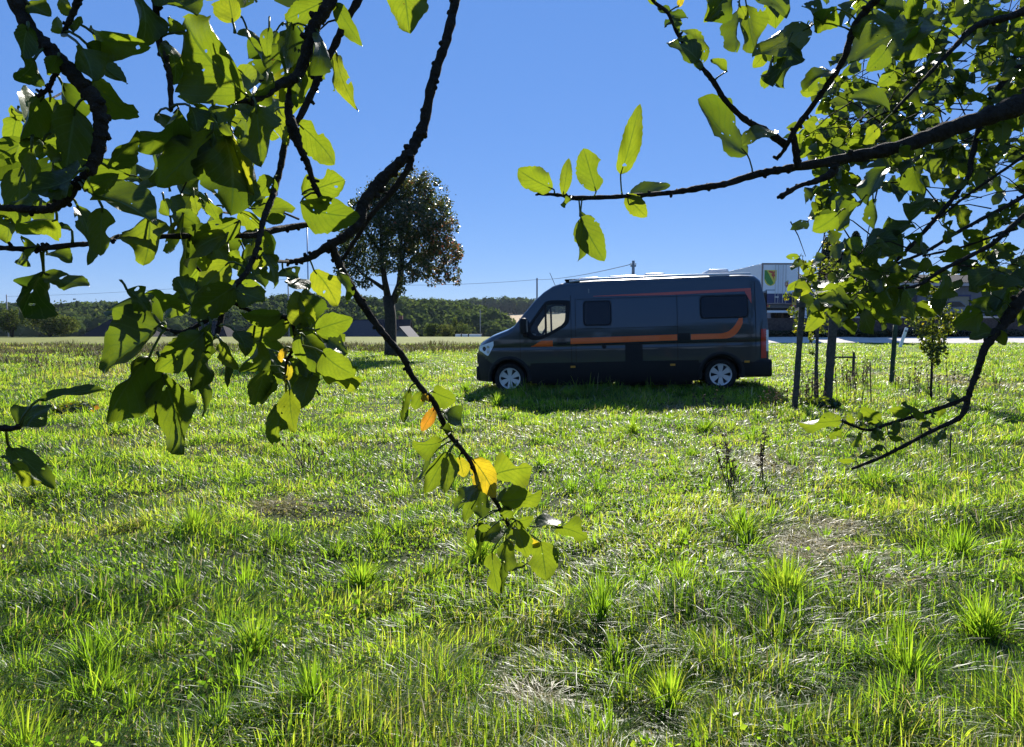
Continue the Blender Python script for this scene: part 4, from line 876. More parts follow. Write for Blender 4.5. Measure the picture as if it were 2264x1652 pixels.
weed("brown stalks round the foot of the bushy sapling", (2050, 878), [((2020 + i * 9, 880), (2016 + i * 10 + random.uniform(-8, 8), 790 + random.uniform(0, 50)), 4) for i in range(10)])
weed("brown weeds at the left edge behind the round dark leaf", (160, 850), [((60 + i * 14, 850), (58 + i * 14 + random.uniform(-8, 8), 760 + random.uniform(0, 45)), 5) for i in range(13)])
def bramble(label, b, rp, n, tb, orange=False):
    g = ground_at(*b); d = g.y; R = rp / F * d; t = empty("low_shrub", g); tag(t, label, "shrub"); p = blob_points((0, 0, R * .2), (R, R * .8, R * .28), n, .4); p = p[p[:, 2] > .01]; tt = np.clip(RNG.normal(tb, .15, len(p)), 0, .7)
    if orange: tt[RNG.random(len(p)) < .05] = .95
    v, f, tt = kites(p, RNG.uniform(.05, .11, len(p)), tt, asp=.8); add_mesh_np("foliage", v, [f], tt, M_FARLEAF, t); mb = MB()
    for i in range(5): a = i * 1.26; mb.tube([(0, 0, -.02), (R * .35 * math.cos(a), R * .3 * math.sin(a), R * .4), (R * .7 * math.cos(a), R * .6 * math.sin(a), R * .45)], [.012, .009, .004], 5)
    mb.build("stem", M_BARK, t, True)
bramble("low bramble with a few orange leaves in the grass at left", (168, 915), 50, 420, .3, True)
bramble("dark low weeds round the foot of the stakes", (1812, 902), 46, 420, .2)

random.seed(21)
weed("low tangle of dry weeds between the leaning stake and the thin stake", (1785, 893), [((1766 + i * 5, 896), (1760 + i * 6 + random.uniform(-10, 10), 835 + random.uniform(0, 40)), 4) for i in range(10)])
weed("dry weeds at the foot of the short crossbar stake", (1890, 850), [((1868 + i * 6, 850), (1864 + i * 7 + random.uniform(-8, 8), 800 + random.uniform(0, 35)), 4) for i in range(9)])
weed("wispy dry stalks between the green post and the bushy sapling", (2005, 862), [((1985 + i * 7, 862), (1982 + i * 8 + random.uniform(-8, 8), 800 + random.uniform(0, 45)), 3) for i in range(7)])
weed("dark dry weeds on the mound at the right edge", (2150, 860), [((2110 + i * 12, 862), (2108 + i * 12 + random.uniform(-8, 8), 812 + random.uniform(0, 35)), 4) for i in range(10)])
weed("thin brown stalks in the grass behind the left apple leaves", (520, 850), [((480 + i * 12, 850), (478 + i * 13 + random.uniform(-8, 8), 800 + random.uniform(0, 35)), 3) for i in range(8)])
# other trees of the orchard, behind the viewer: they stand in the reflections on the van
def orchard_tree(x, y, h, r):
    t = empty("apple_tree", (x, y, hz(x, y))); tag(t, "orchard apple tree standing behind the viewer, reflected in the van", "fruit tree", "orchard trees behind the viewer")
    mb = MB(); mb.tube([(0, 0, -.2), (0, 0, 1.2), (.1, 0, h * .6)], [.16, .13, .06], 10, jit=.08)
    C = []
    for i in range(16):
        a = RNG.random() * 6.28; q = np.array([math.cos(a) * RNG.uniform(.2, .75) * r, math.sin(a) * RNG.uniform(.2, .75) * r, h * RNG.uniform(.42, .9)]); mb.tube([(0, 0, h * .35), tuple(q * .6 + np.array([0, 0, h * .16])), tuple(q)], [.06, .035, .012], 6); C.append(blob_points(q, (r * .42, r * .42, h * .16), 330, .4))
    mb.build("trunk", M_BARK2, t, True); C = np.concatenate(C); v, f, tt = kites(C, RNG.uniform(.10, .19, len(C)), np.clip(RNG.normal(.32, .1, len(C)), 0, .6), asp=.62); add_mesh_np("crown", v, [f], tt, M_FARLEAF, t)
for q in ((-7.5, -6, 5.2, 2.8), (-2.6, -8, 5.6, 3.0), (2.6, -6.5, 5.0, 2.7), (7.4, -7.5, 5.6, 3.0), (-12, -10, 5.5, 2.9), (12.5, -9, 5.4, 2.9), (.3, -14, 6.0, 3.2), (6, -15, 6, 3.2), (-6, -15, 6, 3.2)): orchard_tree(*q)
# ---------------------------------------------------------------- the two fruit trees whose boughs hang into the view
class Foliage(MB):
    def leaf(s, B, T, wid, kind, tone, nu=22, nv=8, roll=None, bite=.5, petiole=None):
        B, T = Vector(B), Vector(T); a = T - B; L = a.length
        if L < 1e-4: return
        a /= L; v = ((B + T) / 2 - CAMP).normalized(); n0 = -(v - a * a.dot(v))
        if n0.length < 1e-3: n0 = a.orthogonal()
        n0.normalize(); b0 = a.cross(n0)
        if roll is None:
            best = None
            for _ in range(24):
                th = random.uniform(-1.1, 1.1); n = n0 * math.cos(th) + b0 * math.sin(th); k = abs(n.dot(SDIR))
                sc = {'b': k, 'y': k, 'o': k, 'd': -k - .12 * abs(th), 'g': random.random()}.get(kind)
                if kind == 'w': hv = (SDIR - v).normalized(); sc = abs(n.dot(hv))
                if best is None or sc > best[0]: best = (sc, th)
            roll = best[1]
        n = n0 * math.cos(roll) + b0 * math.sin(roll); b = a.cross(n)
        w = wid * .53 / max(.5, math.cos(roll)); w = min(w, L * .56)
        bow = random.uniform(-.10, .16); fold = random.uniform(.04, .42); wav = random.uniform(.015, .05); quilt = random.uniform(.006, .016) if nu > 15 else 0; curl = random.uniform(-1.2, 2.4); ph = random.uniform(0, 6); pk = random.uniform(.70, .92); twist = random.uniform(-.35, .35)
        bites = [(random.choice((-1, 1)), random.uniform(.25, .95), random.uniform(.05, .14), random.uniform(.25, .7)) for _ in range(random.choice((1, 1, 2)))] if random.random() < bite else []
        vs, fs, uv = [], [], []
        for i in range(nu + 1):
            u = i / nu; pr = (math.sin(math.pi * u ** pk) ** .66 if 0 < u < 1 else 0.0); tw = twist * (u - .4); bb = b * math.cos(tw) + n * math.sin(tw); nn = n * math.cos(tw) - b * math.sin(tw)
            for j in range(nv + 1):
                q = (j / nv) * 2 - 1; hw = w * pr
                if abs(q) > .99: hw *= 1 + random.uniform(-.09, .05)
                for sd, u0, du, dp in bites:
                    if q * sd > 0 and abs(u - u0) < du * 1.6: hw *= 1 - dp * max(0, 1 - (abs(u - u0) / (du * 1.6)) ** 2)
                p = B + a * (L * u) + bb * (hw * q * math.cos(fold)) + nn * (abs(q) * hw * math.sin(fold) + bow * L * 4 * u * (1 - u) + wav * L * math.sin(u * 11 + q * 2 + ph) * abs(q) + quilt * L * math.sin(6.283 * (7 * u - 2.75 * abs(q))) * min(1, abs(q) * 3) * (1 - abs(q)) * pr + curl * hw * max(0, abs(q) - .45) ** 2 * math.sin(u * 5 + ph))
                vs.append(p); uv.append((u, j / nv))
        for i in range(nu):
            for j in range(nv): fs.append((i*(nv+1)+j, i*(nv+1)+j+1, (i+1)*(nv+1)+j+1, (i+1)*(nv+1)+j))
        s.add(vs, fs, tone, uv)
        if petiole is not None:
            q = Vector(petiole); m = (q + B) / 2 - a * (L * .04) + Vector((0, 0, .004)); r = .0012 if nu > 6 else .0009
            pts = [q, q.lerp(m, .6), m.lerp(B, .5), B, B + a * L * .12]; s.tube(pts, [r * 1.5, r, r, r, r * .7], 5, min(.66, tone + .2))
TONES = {'b': (.44, .06), 'd': (.22, .08), 'g': (.38, .09), 'y': (.80, .05), 'o': (.95, .04), 'w': (.22, .05)}  # 'd' leaves: shade partly put into the colour as a darker tone
def tone_of(k): m, sd = TONES[k]; return min(1, max(0, random.gauss(m, sd)))

class Tree:
    def __init__(s, name, label, base, fork, r):
        s.t = empty(name, base); tag(s.t, label, "fruit tree"); s.base = Vector(base); s.fork = Vector(fork); s.br = []; s.mesh = []
        mb = MB(); mb.tube([(0, 0, -.15), (0, 0, .1), (s.fork - s.base) * .5 + Vector((.02, .02, 0)), s.fork - s.base], [r * 1.5, r * 1.15, r, r * .95], 14, jit=.07); mb.build("trunk", M_BARK, s.t, True)
    def branch(s, pts, r, d, limb=True, per=7, via=None):
        """pts in photograph pixels, r radii in pixels, d depths in metres (one per point, or start and end)"""
        n = len(pts); rr = np.interp(np.linspace(0, 1, n), np.linspace(0, 1, len(r)), r); dd = np.interp(np.linspace(0, 1, n), np.linspace(0, 1, len(d)), d)
        c = catmull([(p[0], p[1], dd[i], rr[i]) for i, p in enumerate(pts)], per)
        P3 = [P(q[0], q[1], q[2]) - s.base for q in c]; R3 = [max(.0012, q[3] / F * q[2]) for q in c]
        mb = MB(); pl, rl = list(P3), list(R3)
        if limb:
            f = s.fork - s.base; p0 = P3[0]; m1 = f.lerp(p0, .35) + Vector((0, 0, .45)); m2 = f.lerp(p0, .78) + Vector((0, 0, .22)); back = (P3[0] - P3[3]).normalized() * .12
            if via: m1, m2 = [Vector(q) - s.base for q in via]
            ex = catmull([tuple(f - Vector((0, 0, .06))), tuple(m1), tuple(m2), tuple(p0 + back), tuple(p0)], 6)[:-1]
            pl = [Vector(q) for q in ex] + pl; rl = list(np.linspace(max(.03, R3[0] * 1.6), R3[0], len(ex))) + rl
        rl = [r_ * (1 + .10 * math.sin(i * 1.9) + random.uniform(-.06, .10)) for i, r_ in enumerate(rl)]
        mb.tube(pl, rl, 9, jit=.10)
        for i in range(3, len(P3) - 1):          # buds and spurs
            if random.random() < .26:
                dv = Vector((random.uniform(-1, 1), random.uniform(-.6, .6), random.uniform(-1, 1))).normalized(); k = R3[i]; mb.tube([P3[i], P3[i] + dv * (k * 1.15 + .001), P3[i] + dv * (k * 1.25 + random.uniform(.001, .004))], [k * .7, k * .42 + .0008, k * .2 + .0008], 6, jit=.15)
        s.mesh.append(mb); fo = Foliage(); s.br.append((c, P3, fo)); return len(s.br) - 1
    def near(s, px, py, only=None):
        best = None
        for i, (c, p3, fo) in enumerate(s.br):
            if only is not None and i not in only: continue
            dd = np.hypot(c[:, 0] - px, c[:, 1] - py); k = int(dd.argmin())
            if best is None or dd[k] < best[0]: best = (dd[k], i, k)
        return best
    def leaves(s, lst, only=None, dj=.05, hang=None):
        for bx, by, tx, ty, w, kind in lst:
            dist, i, k = s.near(bx, by, only); c, p3, fo = s.br[i]; d0 = c[k][2]; d = d0 + random.uniform(-dj, dj); B = P(bx, by, d); flat = (P(tx, ty, d) - B).length
            T = P(tx, ty, d + random.uniform(-.28, .28) * flat) if kind != 'w' else P(tx, ty, d + .55 * flat)
            pet = p3[k] if dist < 75 else B - (T - B) * .3 - s.base
            fo.leaf(B - s.base, T - s.base, w / F * d, kind, tone_of(kind), petiole=pet) if False else fo_leaf(fo, s.base, B, T, w / F * d, kind, tone_of(kind), pet)
    def clusters(s, poly, n, d, size, mix, only=None, away=(1, -.3), leaves=(4, 7), res=(5, 2), fo=None, twig=True, droop=.5):
        xs, ys = [q[0] for q in poly], [q[1] for q in poly]; k = 0
        while k < n:
            px, py = random.uniform(min(xs), max(xs)), random.uniform(min(ys), max(ys))
            if not inpoly2(px, py, poly): continue
            k += 1; dd = random.uniform(*d); C = P(px, py, dd); tgt = fo
            if tgt is None: i = s.near(px, py, only)[1]; tgt = s.br[i][2]
            if twig:
                an = math.atan2(away[1], away[0]) + random.gauss(0, .55); ln = random.uniform(50, 150); e = P(px + math.cos(an) * ln, py + math.sin(an) * ln, dd + random.uniform(-.05, .12)); tgt_mb = s.mesh[0] if fo is None else s.twigs; r = .0011 * dd ** .3
                tgt_mb.tube([e - s.base, e.lerp(C, .5) - s.base + Vector((0, 0, .01)), C - s.base], [r * 1.6, r * 1.2, r * .6], 5)
            for _ in range(random.randint(*leaves)):
                L = random.uniform(*size); dv = Vector((random.gauss(0, .8), random.gauss(0, .55), random.gauss(-droop, .65))).normalized(); o = C + Vector((random.gauss(0, .3), random.gauss(0, .3), random.gauss(0, .3))) * L; st = o + dv * L * .25; kd = random.choice(mix); fo_leaf(tgt, s.base, st, st + dv * L, L * random.uniform(.45, .64), kd, tone_of(kd), o - s.base, res)
    def finish(s, extra=None):
        c, r, n = s.crown; p = blob_points(c, r, n, .35); v, f, tt = kites(p - np.array(s.base), RNG.uniform(.06, .10, n), np.clip(RNG.normal(.32, .1, n), 0, .6), asp=.6); add_mesh_np("crown", v, [f], tt, M_FARLEAF, s.t)
        for mb, (c, p3, fo) in zip(s.mesh, s.br):
            o = mb.build("branch", M_BARK, s.t, True)
            if fo.v: fo.build("foliage", M_LEAF, o, True)
def inpoly2(x, y, poly):
    c = False; j = len(poly) - 1
    for i in range(len(poly)):
        if (poly[i][1] > y) != (poly[j][1] > y) and x < (poly[j][0]-poly[i][0])*(y-poly[i][1])/(poly[j][1]-poly[i][1]) + poly[i][0]: c = not c
        j = i
    return c
def fo_leaf(fo, base, B, T, w, kind, tone, pet, res=(22, 8)):
    """the leaf is posed in world space, then stored relative to the foot of its tree"""
    n0 = len(fo.v); fo.leaf(B, T, w, kind, tone, nu=res[0], nv=res[1], petiole=None if pet is None else Vector(pet) + base)
    bx, by, bz = base
    for i in range(n0, len(fo.v)): q = fo.v[i]; fo.v[i] = (q[0] - bx, q[1] - by, q[2] - bz)

# ---- left tree
A = Tree("apple_tree", "apple tree whose leafy branches hang into the left half of the view", (-1.75, -.25, hz(-1.75, -.25)), (-1.6, -.1, 1.75), .10)
b1 = A.branch([(22,-30),(62,58),(100,100),(140,140),(175,180),(208,218),(221,255),(222,300),(212,350),(188,392),(165,412),(145,440),(118,460),(88,464),(30,461),(-40,458)], [16,15,15,16,15,14,13,12,9,8,7], [.60,.60,.62])
b2 = A.branch([(176,-25),(172,0),(160,32),(148,58),(138,78)], [9,7,4], [.62,.63])
b3 = A.branch([(132,150),(118,172),(108,195),(83,214)], [6,5,4], [.61,.61], limb=False)
b4 = A.branch([(338,-40),(343,0),(352,95),(368,140),(376,180),(378,245)], [8,7,7,5], [.72,.70])
b5 = A.branch([(748,-35),(740,-15),(715,30),(692,62),(675,125),(655,170),(617,187),(580,212),(542,225),(472,222)], [14,14,13,12,10,8,6], [.82,.80,.74])
b6 = A.branch([(655,172),(643,212),(638,250),(650,290),(662,325),(680,362),(693,405),(714,448)], [10,10,9,12,8,7,6,6], [.80,.80,.84], limb=False)
b7 = A.branch([(808,-30),(800,-10),(767,42),(737,107),(712,150),(692,200),(660,265),(632,312),(622,362),(609,412),(602,436),(584,481),(574,524),(562,566),(542,606),(517,636),(495,672),(488,710),(478,745)], [8,8,8,7,7,7,6,6,7,5], [.88,.86,.80,.72,.70])
b8 = A.branch([(772,492),(730,494),(687,496),(640,503),(602,510),(562,521),(490,521),(367,523),(270,524),(243,531),(200,539),(160,542),(75,551),(20,549),(-40,546)], [6,6,7,8,6,6,5,5,6,6,5], [.92,.80,.70,.66], limb=False)
b9 = A.branch([(1016,-40),(1003,20),(985,95),(958,175),(938,270),(920,312),(905,341),(867,374),(829,416),(802,453),(795,488),(767,521),(730,541),(687,569),(660,577),(637,579)], [11,10,10,11,13,12,13,13,12,10,8,6,5], [1.05,1.0,.95,.90])
b10 = A.branch([(908,343),(904,369),(867,424),(817,481),(792,521),(757,576)], [8,7,6,5,4], [.96,.99], limb=False)
b11 = A.branch([(732,538),(742,566),(757,600),(777,634),(828,712),(860,752),(891,789),(911,832),(941,869),(961,892),(992,958),(1033,1009),(1061,1059),(1096,1109),(1128,1168)], [9,9,8,7,7,6,6,5,5,4], [.93,.98,1.08], limb=False)
b12 = A.branch([(-120,880),(-40,930),(10,948),(44,944)], [7,6,6], [.62,.62], via=((-1.1, .25, 1.7), (-.75, .5, 1.55)))
b13 = A.branch([(495,674),(460,706),(420,728),(395,734),(365,728)], [6,5,4,3], [.70,.68], limb=False)
b14 = A.branch([(562,566),(590,575),(637,579)], [3,3,4], [.72,.9], limb=False)
b15 = A.branch([(500,660),(560,690),(620,700),(645,712),(652,760),(634,800),(632,840)], [4,4,4,4,3,3], [.70,.74], limb=False)
A.leaves([ # base x, base y, tip x, tip y, width (photograph pixels), kind
 (60,6,114,36,42,'g'),(140,72,125,38,36,'b'),(160,35,132,-8,28,'b'),(163,70,180,36,18,'b'),(205,73,333,104,62,'b'),(180,105,206,180,60,'d'),(190,96,282,186,42,'w'),(200,182,312,256,74,'b'),(224,232,242,248,20,'g'),
 (300,-18,312,106,56,'d'),(356,-24,436,34,92,'d'),(412,72,372,38,26,'b'),(547,212,408,40,146,'b'),(372,96,386,188,62,'d'),(395,240,293,332,64,'d'),(240,372,306,290,46,'d'),(470,290,348,414,88,'g'),(466,212,392,214,26,'b'),(430,232,480,268,26,'b'),(420,235,436,292,42,'d'),
 (62,58,54,132,46,'d'),(76,130,33,178,56,'d'),(130,124,104,166,36,'g'),(112,214,98,308,48,'b'),(136,182,198,342,46,'w'),(166,240,146,378,96,'d'),(96,214,44,312,66,'d'),(96,310,34,356,42,'b'),(70,326,62,412,34,'b'),(96,325,136,356,30,'b'),(182,376,70,420,56,'d'),
 (90,440,20,456,36,'d'),(126,486,38,516,56,'g'),(158,508,104,512,18,'d'),(152,412,112,436,36,'d'),(188,422,262,384,44,'b'),(205,430,348,502,78,'d'),(226,458,222,566,54,'b'),(172,456,196,586,50,'d'),(330,478,318,588,84,'b'),(362,440,374,478,36,'b'),
 (505,286,560,432,50,'y'),(496,300,510,478,128,'d'),(606,394,574,432,46,'b'),(566,234,578,370,76,'b'),(610,244,636,322,30,'b'),(662,276,740,364,62,'b'),(668,430,764,398,74,'b'),(664,448,796,480,80,'g'),(590,490,632,476,28,'b'),(530,488,424,540,60,'b'),(502,520,414,592,76,'d'),
 (506,580,438,646,62,'b'),(426,682,390,612,60,'d'),(518,634,422,702,72,'b'),(520,640,586,666,60,'d'),(566,510,540,572,36,'d'),(580,510,612,602,38,'b'),(585,566,560,596,36,'b'),(583,562,606,638,32,'d'),(625,594,684,642,64,'d'),(681,732,678,634,70,'d'),(684,722,652,642,60,'b'),(694,597,746,676,56,'b'),(748,602,766,672,20,'w'),
 (622,697,530,690,42,'b'),(640,712,542,742,56,'b'),(697,730,780,704,52,'b'),(692,728,768,783,44,'w'),(714,780,786,830,60,'b'),(672,742,728,832,52,'d'),(660,736,678,813,22,'b'),
 (360,712,232,690,62,'d'),(356,716,222,818,118,'d'),(330,790,236,938,86,'d'),(330,830,300,910,40,'d'),(450,737,344,822,68,'b'),(360,830,402,1006,84,'b'),(346,904,352,944,22,'d'),(440,800,448,922,24,'d'),(440,744,418,868,66,'d'),(466,716,462,792,26,'w'),(505,780,503,860,20,'d'),(487,754,527,818,32,'b'),(520,732,542,790,36,'d'),
 (576,754,528,824,66,'d'),(586,814,560,896,58,'d'),(570,770,641,874,38,'w'),(598,830,578,896,30,'b'),(632,884,602,984,50,'b'),(641,860,652,957,44,'g'),(630,770,622,802,18,'y'),(640,806,630,848,20,'y'),(560,744,534,778,30,'b'),
 (105,560,160,580,32,'d'),(98,604,197,633,42,'d'),(96,600,44,702,76,'d'),(82,544,34,582,60,'d'),(40,946,118,898,74,'d'),(86,884,247,866,22,'d'),(18,984,122,1084,46,'d'),(25,1024,92,1066,36,'b'),
 (515,50,500,-28,58,'b'),(546,64,590,152,76,'d'),(595,60,593,132,26,'b'),(650,54,634,162,46,'d'),(717,4,630,44,48,'b'),(742,8,802,102,38,'b'),(705,74,684,166,46,'d'),(716,114,738,202,26,'w'),(745,120,792,245,34,'b'),(665,180,655,238,16,'g'),(890,-50,905,74,80,'b'),(556,216,602,160,60,'d'),(428,432,436,476,22,'b'),(460,444,484,492,24,'b'),(405,470,400,622,52,'d'),(505,560,538,576,26,'b'),
 (300,700,340,668,40,'d'),(470,232,512,300,44,'g'),(520,230,560,262,30,'d'),(440,500,390,470,40,'g'),(350,250,420,330,50,'d'),(280,640,330,700,44,'d')], dj=.035)
A.leaves([ (957,866,1009,886,44,'b'),(905,860,892,937,18,'d'),(935,865,914,906,28,'b'),(945,872,931,887,18,'o'),(962,900,932,954,26,'o'),(980,912,1029,956,32,'w'),(1000,955,972,946,32,'d'),(978,975,911,980,44,'b'),(956,1005,917,1071,16,'d'),(990,1000,939,1092,44,'b'),(995,1000,984,1090,38,'b'),(1015,1010,1026,1056,34,'y'),(1045,1015,1096,1100,54,'y'),(1090,1050,1177,1034,68,'b'),(1105,1108,1200,1085,48,'b'),(1098,1110,1118,1078,14,'w'),(1055,1075,1004,1132,34,'d'),(1062,1078,1066,1146,42,'d'),(1050,1090,1025,1156,26,'b'),(1107,1140,1141,1119,34,'g'),(1140,1150,1179,1140,34,'b'),(1140,1150,1166,1234,50,'b'),(1185,1165,1246,1155,26,'w'),(1230,1165,1299,1189,42,'b'),(1115,1178,1061,1196,42,'d'),(1082,1170,1059,1150,30,'b'),(1055,1150,1049,1234,24,'d'),(1045,1165,1034,1206,16,'b'),(1118,1190,1120,1266,36,'d'),(1088,1222,1103,1314,44,'b'),(1110,1240,1108,1313,16,'d'),(1195,1197,1208,1284,70,'b'),(1130,1172,1196,1200,22,'y'),(1160,1250,1120,1258,16,'g')], only=[b11], dj=.03)
A.clusters([(20,-10),(70,60),(190,330),(20,440)], 3, (.72,.95), (.045,.065), 'bgdgd', res=(12,4))
A.clusters([(390,0),(640,0),(690,140),(560,300),(440,300)], 5, (.95,1.2), (.05,.07), 'bgdgd', res=(12,4))
A.clusters([(240,300),(560,300),(610,560),(420,600),(390,500),(270,470)], 3, (.80,1.0), (.045,.065), 'bgddb', res=(12,4))
A.clusters([(430,650),(680,650),(740,800),(560,830),(420,760)], 3, (.78,.92), (.045,.06), 'bgdb', res=(12,4), away=(-.3,-1))
A.clusters([(-250,-420),(640,-420),(640,-60),(-250,-60)], 16, (.75,1.3), (.055,.08), 'bgd', res=(5,2), away=(-.6,-.6))
A.crown = ((-1.9, -1.3, 3.0), (1.9, 1.3, .95), 5200)
A.finish()

# ---- right tree
base = (3.1, 2.1, hz(3.1, 2.1))
B = Tree("apple_tree", "apple tree with a long bough across the sky and a dense leaf mass at right", base, (3.0, 2.1, 1.5), .13); B.twigs = MB()
c1 = B.branch([(2330,196),(2233,240),(2123,278),(1998,322),(1873,350),(1760,370),(1700,380),(1664,388),(1600,408),(1564,413),(1500,424),(1440,430),(1350,436),(1270,438),(1240,432),(1188,428)], [26,21,18,15,12,9,8,8,7,7,6,5,5,5,4,4], [1.15,1.10,1.1], via=((2.3, 1.9, 2.05), (1.5, 1.5, 1.95)))
c2 = B.branch([(1960,-40),(1945,-10),(1918,20),(1888,62),(1868,125),(1838,175),(1798,232),(1757,288),(1735,330),(1716,352)], [10,9,9,8,7,6,6,6,4,5], [1.0,1.1])
c2b = B.branch([(1752,290),(1758,325),(1764,372)], [6,7,8], [1.09,1.1], limb=False)
c3 = B.branch([(1742,324),(1689,287),(1647,265),(1602,220),(1577,180),(1540,135),(1502,80),(1477,30),(1447,5),(1430,-20)], [8,7,6,6,5,5,4,4,3], [1.1,1.08], limb=False)
c4 = B.branch([(1845,366),(1838,384),(1803,401),(1768,411),(1726,435)], [10,9,7,5,7], [1.1,1.08], limb=False)
c5 = B.branch([(2330,590),(2260,660),(2230,700),(2213,724),(2178,769),(2165,809),(2148,854),(2140,879),(2135,901),(2118,926),(2058,954),(1993,989),(1948,1011),(1883,1037)], [14,13,11,9,7,6,6,6,5,4,4,3], [1.45,1.4], via=((2.5, 2.0, 1.75), (1.7, 1.6, 1.75)))
c5b = B.branch([(2138,879),(2098,896),(2043,914),(2010,924),(1960,939),(1918,951),(1860,930)], [5,5,4,4,3,3], [1.4,1.38], limb=False)
c6 = B.branch([(2300,90),(2190,220),(2150,341),(2145,381),(2123,419),(2080,471),(2035,521),(1998,561),(1923,634)], [7,6,5,5,4,3], [2.0,1.8])
c7 = B.branch([(2310,312),(2240,362),(2183,401),(2123,444),(2073,486)], [4,3,3,2], [1.9,1.85])
c8 = B.branch([(2320,400),(2240,448),(2168,486),(2108,519),(2048,556),(1963,594),(1923,634)], [5,4,4,3,3], [1.8,1.7])
c9 = B.branch([(2330,430),(2260,480),(2198,536),(2135,571),(2080,599),(2030,631),(1985,637)], [6,5,5,4,3], [1.6,1.55])
c10 = B.branch([(2250,505),(2178,529),(2118,549),(2040,566)], [3,2.6,2.4], [1.7,1.75], limb=False)
c11 = B.branch([(2330,-20),(2250,30),(2160,57),(2108,107),(2048,170),(1973,250)], [10,8,7,5,4,3], [1.7,1.6])
B.leaves([(1222,418,1145,374,54,'b'),(1245,432,1258,350,26,'b'),(1318,424,1290,328,60,'b'),(1372,386,1416,230,46,'b'),(1392,430,1482,410,30,'d'),(1385,432,1431,480,40,'b'),(1262,442,1239,453,15,'g'),(1282,466,1277,578,26,'d'),(1284,480,1336,578,60,'b'),
 (1652,342,1544,218,74,'d'),(1714,290,1640,320,38,'d'),(1545,136,1474,95,42,'d'),(1552,141,1505,68,36,'d'),(1548,156,1524,122,17,'d'),(1608,158,1571,132,19,'d'),(1455,20,1521,40,18,'d'),(1470,60,1506,44,32,'d'),(1450,8,1430,-8,14,'b'),(1490,40,1500,75,34,'d'),(1500,15,1512,-12,14,'y')], only=[c1,c2,c2b,c3], dj=.03)
B.leaves([(1625,-30,1558,46,66,'d'),(1634,14,1627,116,42,'d'),(1650,10,1672,118,52,'d'),(1665,-12,1740,40,50,'d'),(1636,14,1652,44,22,'b'),(1600,-20,1556,50,40,'b'),(1790,60,1663,126,62,'d'),(1776,80,1733,194,96,'d'),(1742,100,1708,192,60,'d'),(1700,155,1687,197,26,'b'),(1690,118,1664,150,30,'b'),(1840,158,1774,200,32,'d'),(1812,150,1788,204,24,'b'),(1822,50,1772,14,42,'d'),
 (1962,104,1914,158,46,'b'),(2042,68,1978,127,58,'b'),(1978,158,1940,190,34,'b'),(2080,58,1876,142,92,'d'),(1942,282,1908,318,32,'b'),(1990,325,2020,348,28,'b'),(1967,246,1876,218,36,'d'),(1900,0,1860,60,60,'d'),(1850,20,1800,70,50,'g'),(1930,30,1900,90,50,'d'),
 (1852,474,1795,511,40,'b'),(1902,450,1850,512,46,'d'),(1862,432,1850,470,44,'d'),(1930,440,1933,508,28,'d'),(1960,370,1920,455,60,'d'),(2020,368,2042,432,48,'d'),(2068,440,2012,492,46,'d'),(2015,490,1950,528,42,'d'),(1996,566,1918,534,62,'d'),(1990,520,1912,572,50,'d'),
 (1880,640,1789,684,46,'b'),(1862,630,1818,632,26,'b'),(1880,660,1864,714,34,'b'),(1848,660,1838,690,20,'d'),(1936,668,1940,708,20,'b'),(2172,690,2108,722,58,'b'),(2192,650,2141,666,36,'b'),(2120,460,2131,510,34,'b'),(2082,498,2108,520,28,'d'),(2094,512,2092,540,30,'b'),(2172,530,2121,561,28,'b'),(2172,528,2128,510,30,'b'),(2135,396,2088,432,36,'d'),(2215,484,2168,512,34,'g'),(2170,372,2160,418,28,'b'),(2052,570,2030,600,28,'g'),(2100,610,2062,660,40,'b'),(2000,640,2020,700,40,'d'),(1960,640,1990,720,50,'d'),(2090,640,2080,700,44,'d'),(2210,600,2150,640,50,'d'),(2220,670,2180,700,46,'d'),(2230,640,2200,690,44,'d'),(1905,640,1915,700,40,'d')], dj=.06)
B.leaves([(1860,930,1764,934,34,'b'),(1886,938,1872,911,16,'b'),(1946,932,1904,901,32,'b'),(2012,915,1966,904,27,'b'),(2020,913,1992,892,17,'d'),(2046,932,2019,899,21,'b'),(1858,948,1835,971,23,'b'),(1932,935,1898,943,17,'d'),(1940,945,1941,977,23,'d'),(1990,952,1961,961,15,'d'),(1966,966,2000,972,14,'b'),(1932,1008,1898,1013,17,'d'),(1892,1020,1851,1018,11,'b'),(1950,985,1926,998,16,'d'),(2101,890,2109,867,17,'d'),(2092,950,2069,982,15,'d'),(2200,735,2144,751,32,'d'),(2206,730,2222,764,24,'b'),(1905,960,1880,985,18,'b'),(1985,930,1975,960,18,'g'),(2035,945,2060,935,16,'d'),(2085,900,2075,925,14,'b'),(2062,912,2064,925,12,'b'),(1930,950,1955,975,18,'g'),(1900,930,1925,915,14,'d')], only=[c5, c5b], dj=.03)
FAR = Foliage()
mixf = 'bgdddd'
B.clusters([(1830,130),(1900,-10),(2290,-10),(2290,250),(2000,310),(1800,350),(1770,292),(1815,230)], 112, (1.7,3.0), (.045,.068), mixf, fo=FAR)
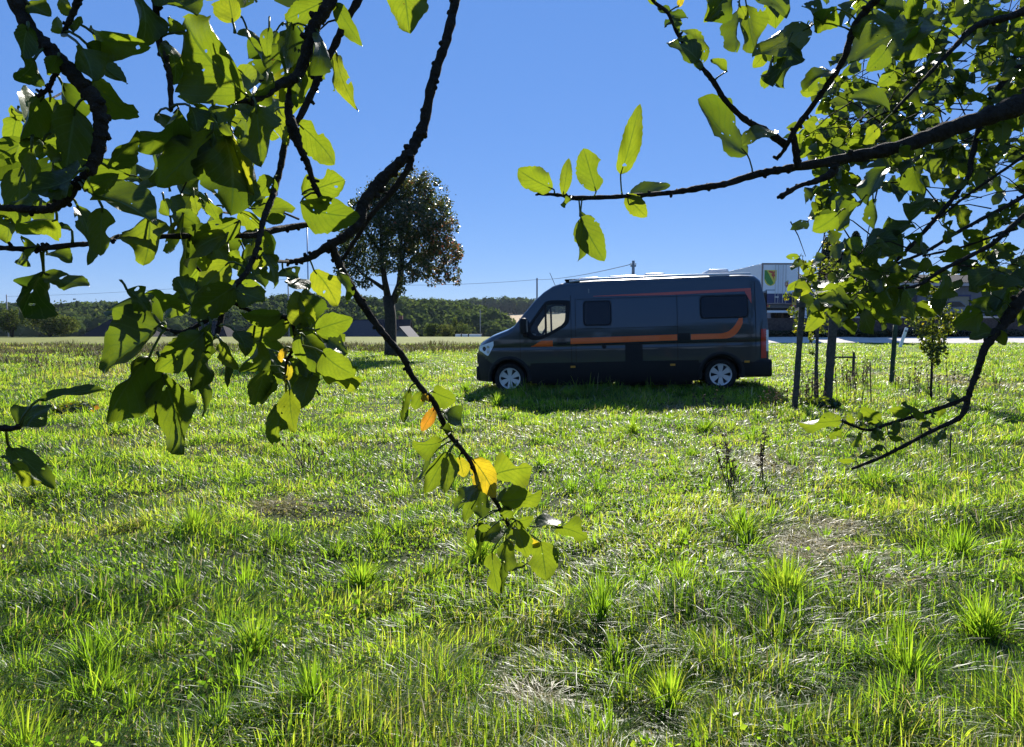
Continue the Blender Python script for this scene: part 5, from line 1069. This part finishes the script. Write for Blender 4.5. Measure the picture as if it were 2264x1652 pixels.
B.clusters([(1770,295),(1860,240),(1900,330),(1800,350)], 20, (1.8,2.6), (.04,.055), 'bbg', fo=FAR)
B.clusters([(1800,365),(2000,330),(2150,290),(2290,250),(2290,400),(2150,420),(2010,420),(1960,480),(1900,465),(1830,520),(1800,470)], 34, (1.7,2.8), (.045,.062), mixf, fo=FAR)
B.clusters([(2000,450),(2290,420),(2290,600),(2150,560),(1990,560)], 9, (1.6,2.4), (.035,.05), 'bbgd', fo=FAR)
B.clusters([(1900,510),(2000,540),(2060,590),(2020,640),(1960,700),(1880,690),(1800,665),(1810,648),(1895,630)], 24, (1.5,2.3), (.045,.065), 'bgddd', fo=FAR)
B.clusters([(2120,560),(2290,560),(2290,690),(2200,660)], 12, (1.5,2.2), (.045,.065), 'bgddd', fo=FAR)
B.clusters([(1750,535),(1795,545),(1800,610),(1790,650),(1775,590)], 4, (2.0,2.4), (.035,.05), 'bgg', fo=FAR)
B.clusters([(1560,-320),(2500,-320),(2500,-40),(1800,-30)], 40, (1.1,2.6), (.055,.08), 'bgd', fo=FAR, res=(4,2))
B.clusters([(2310,0),(2700,0),(2700,600),(2310,650)], 30, (1.7,2.8), (.055,.08), 'bgd', fo=FAR, res=(4,2))
B.crown = ((4.3, 1.2, 3.1), (1.7, 1.6, 1.1), 4200)
B.finish()
tw = stuff(B.twigs.build("twig_mass", M_BARK, B.t, True)); FAR.build("foliage", M_LEAF, tw, True)

# ---------------------------------------------------------------- the air
def haze():
    mb = MB(); mb.box((-900, -60, -14), (900, 900, 48)); m = bpy.data.materials.new("haze"); m.use_nodes = True; nt = m.node_tree; nt.nodes.clear()
    o_ = nt.nodes.new("ShaderNodeOutputMaterial"); v = nt.nodes.new("ShaderNodeVolumePrincipled"); v.inputs['Color'].default_value = (.72, .84, 1, 1); v.inputs['Density'].default_value = .00010; v.inputs['Anisotropy'].default_value = .0
    nt.links.new(v.outputs[0], o_.inputs['Volume']); o = mb.build("haze", m); stuff(o); o["label"] = "thin blue haze in the valley air"
haze()
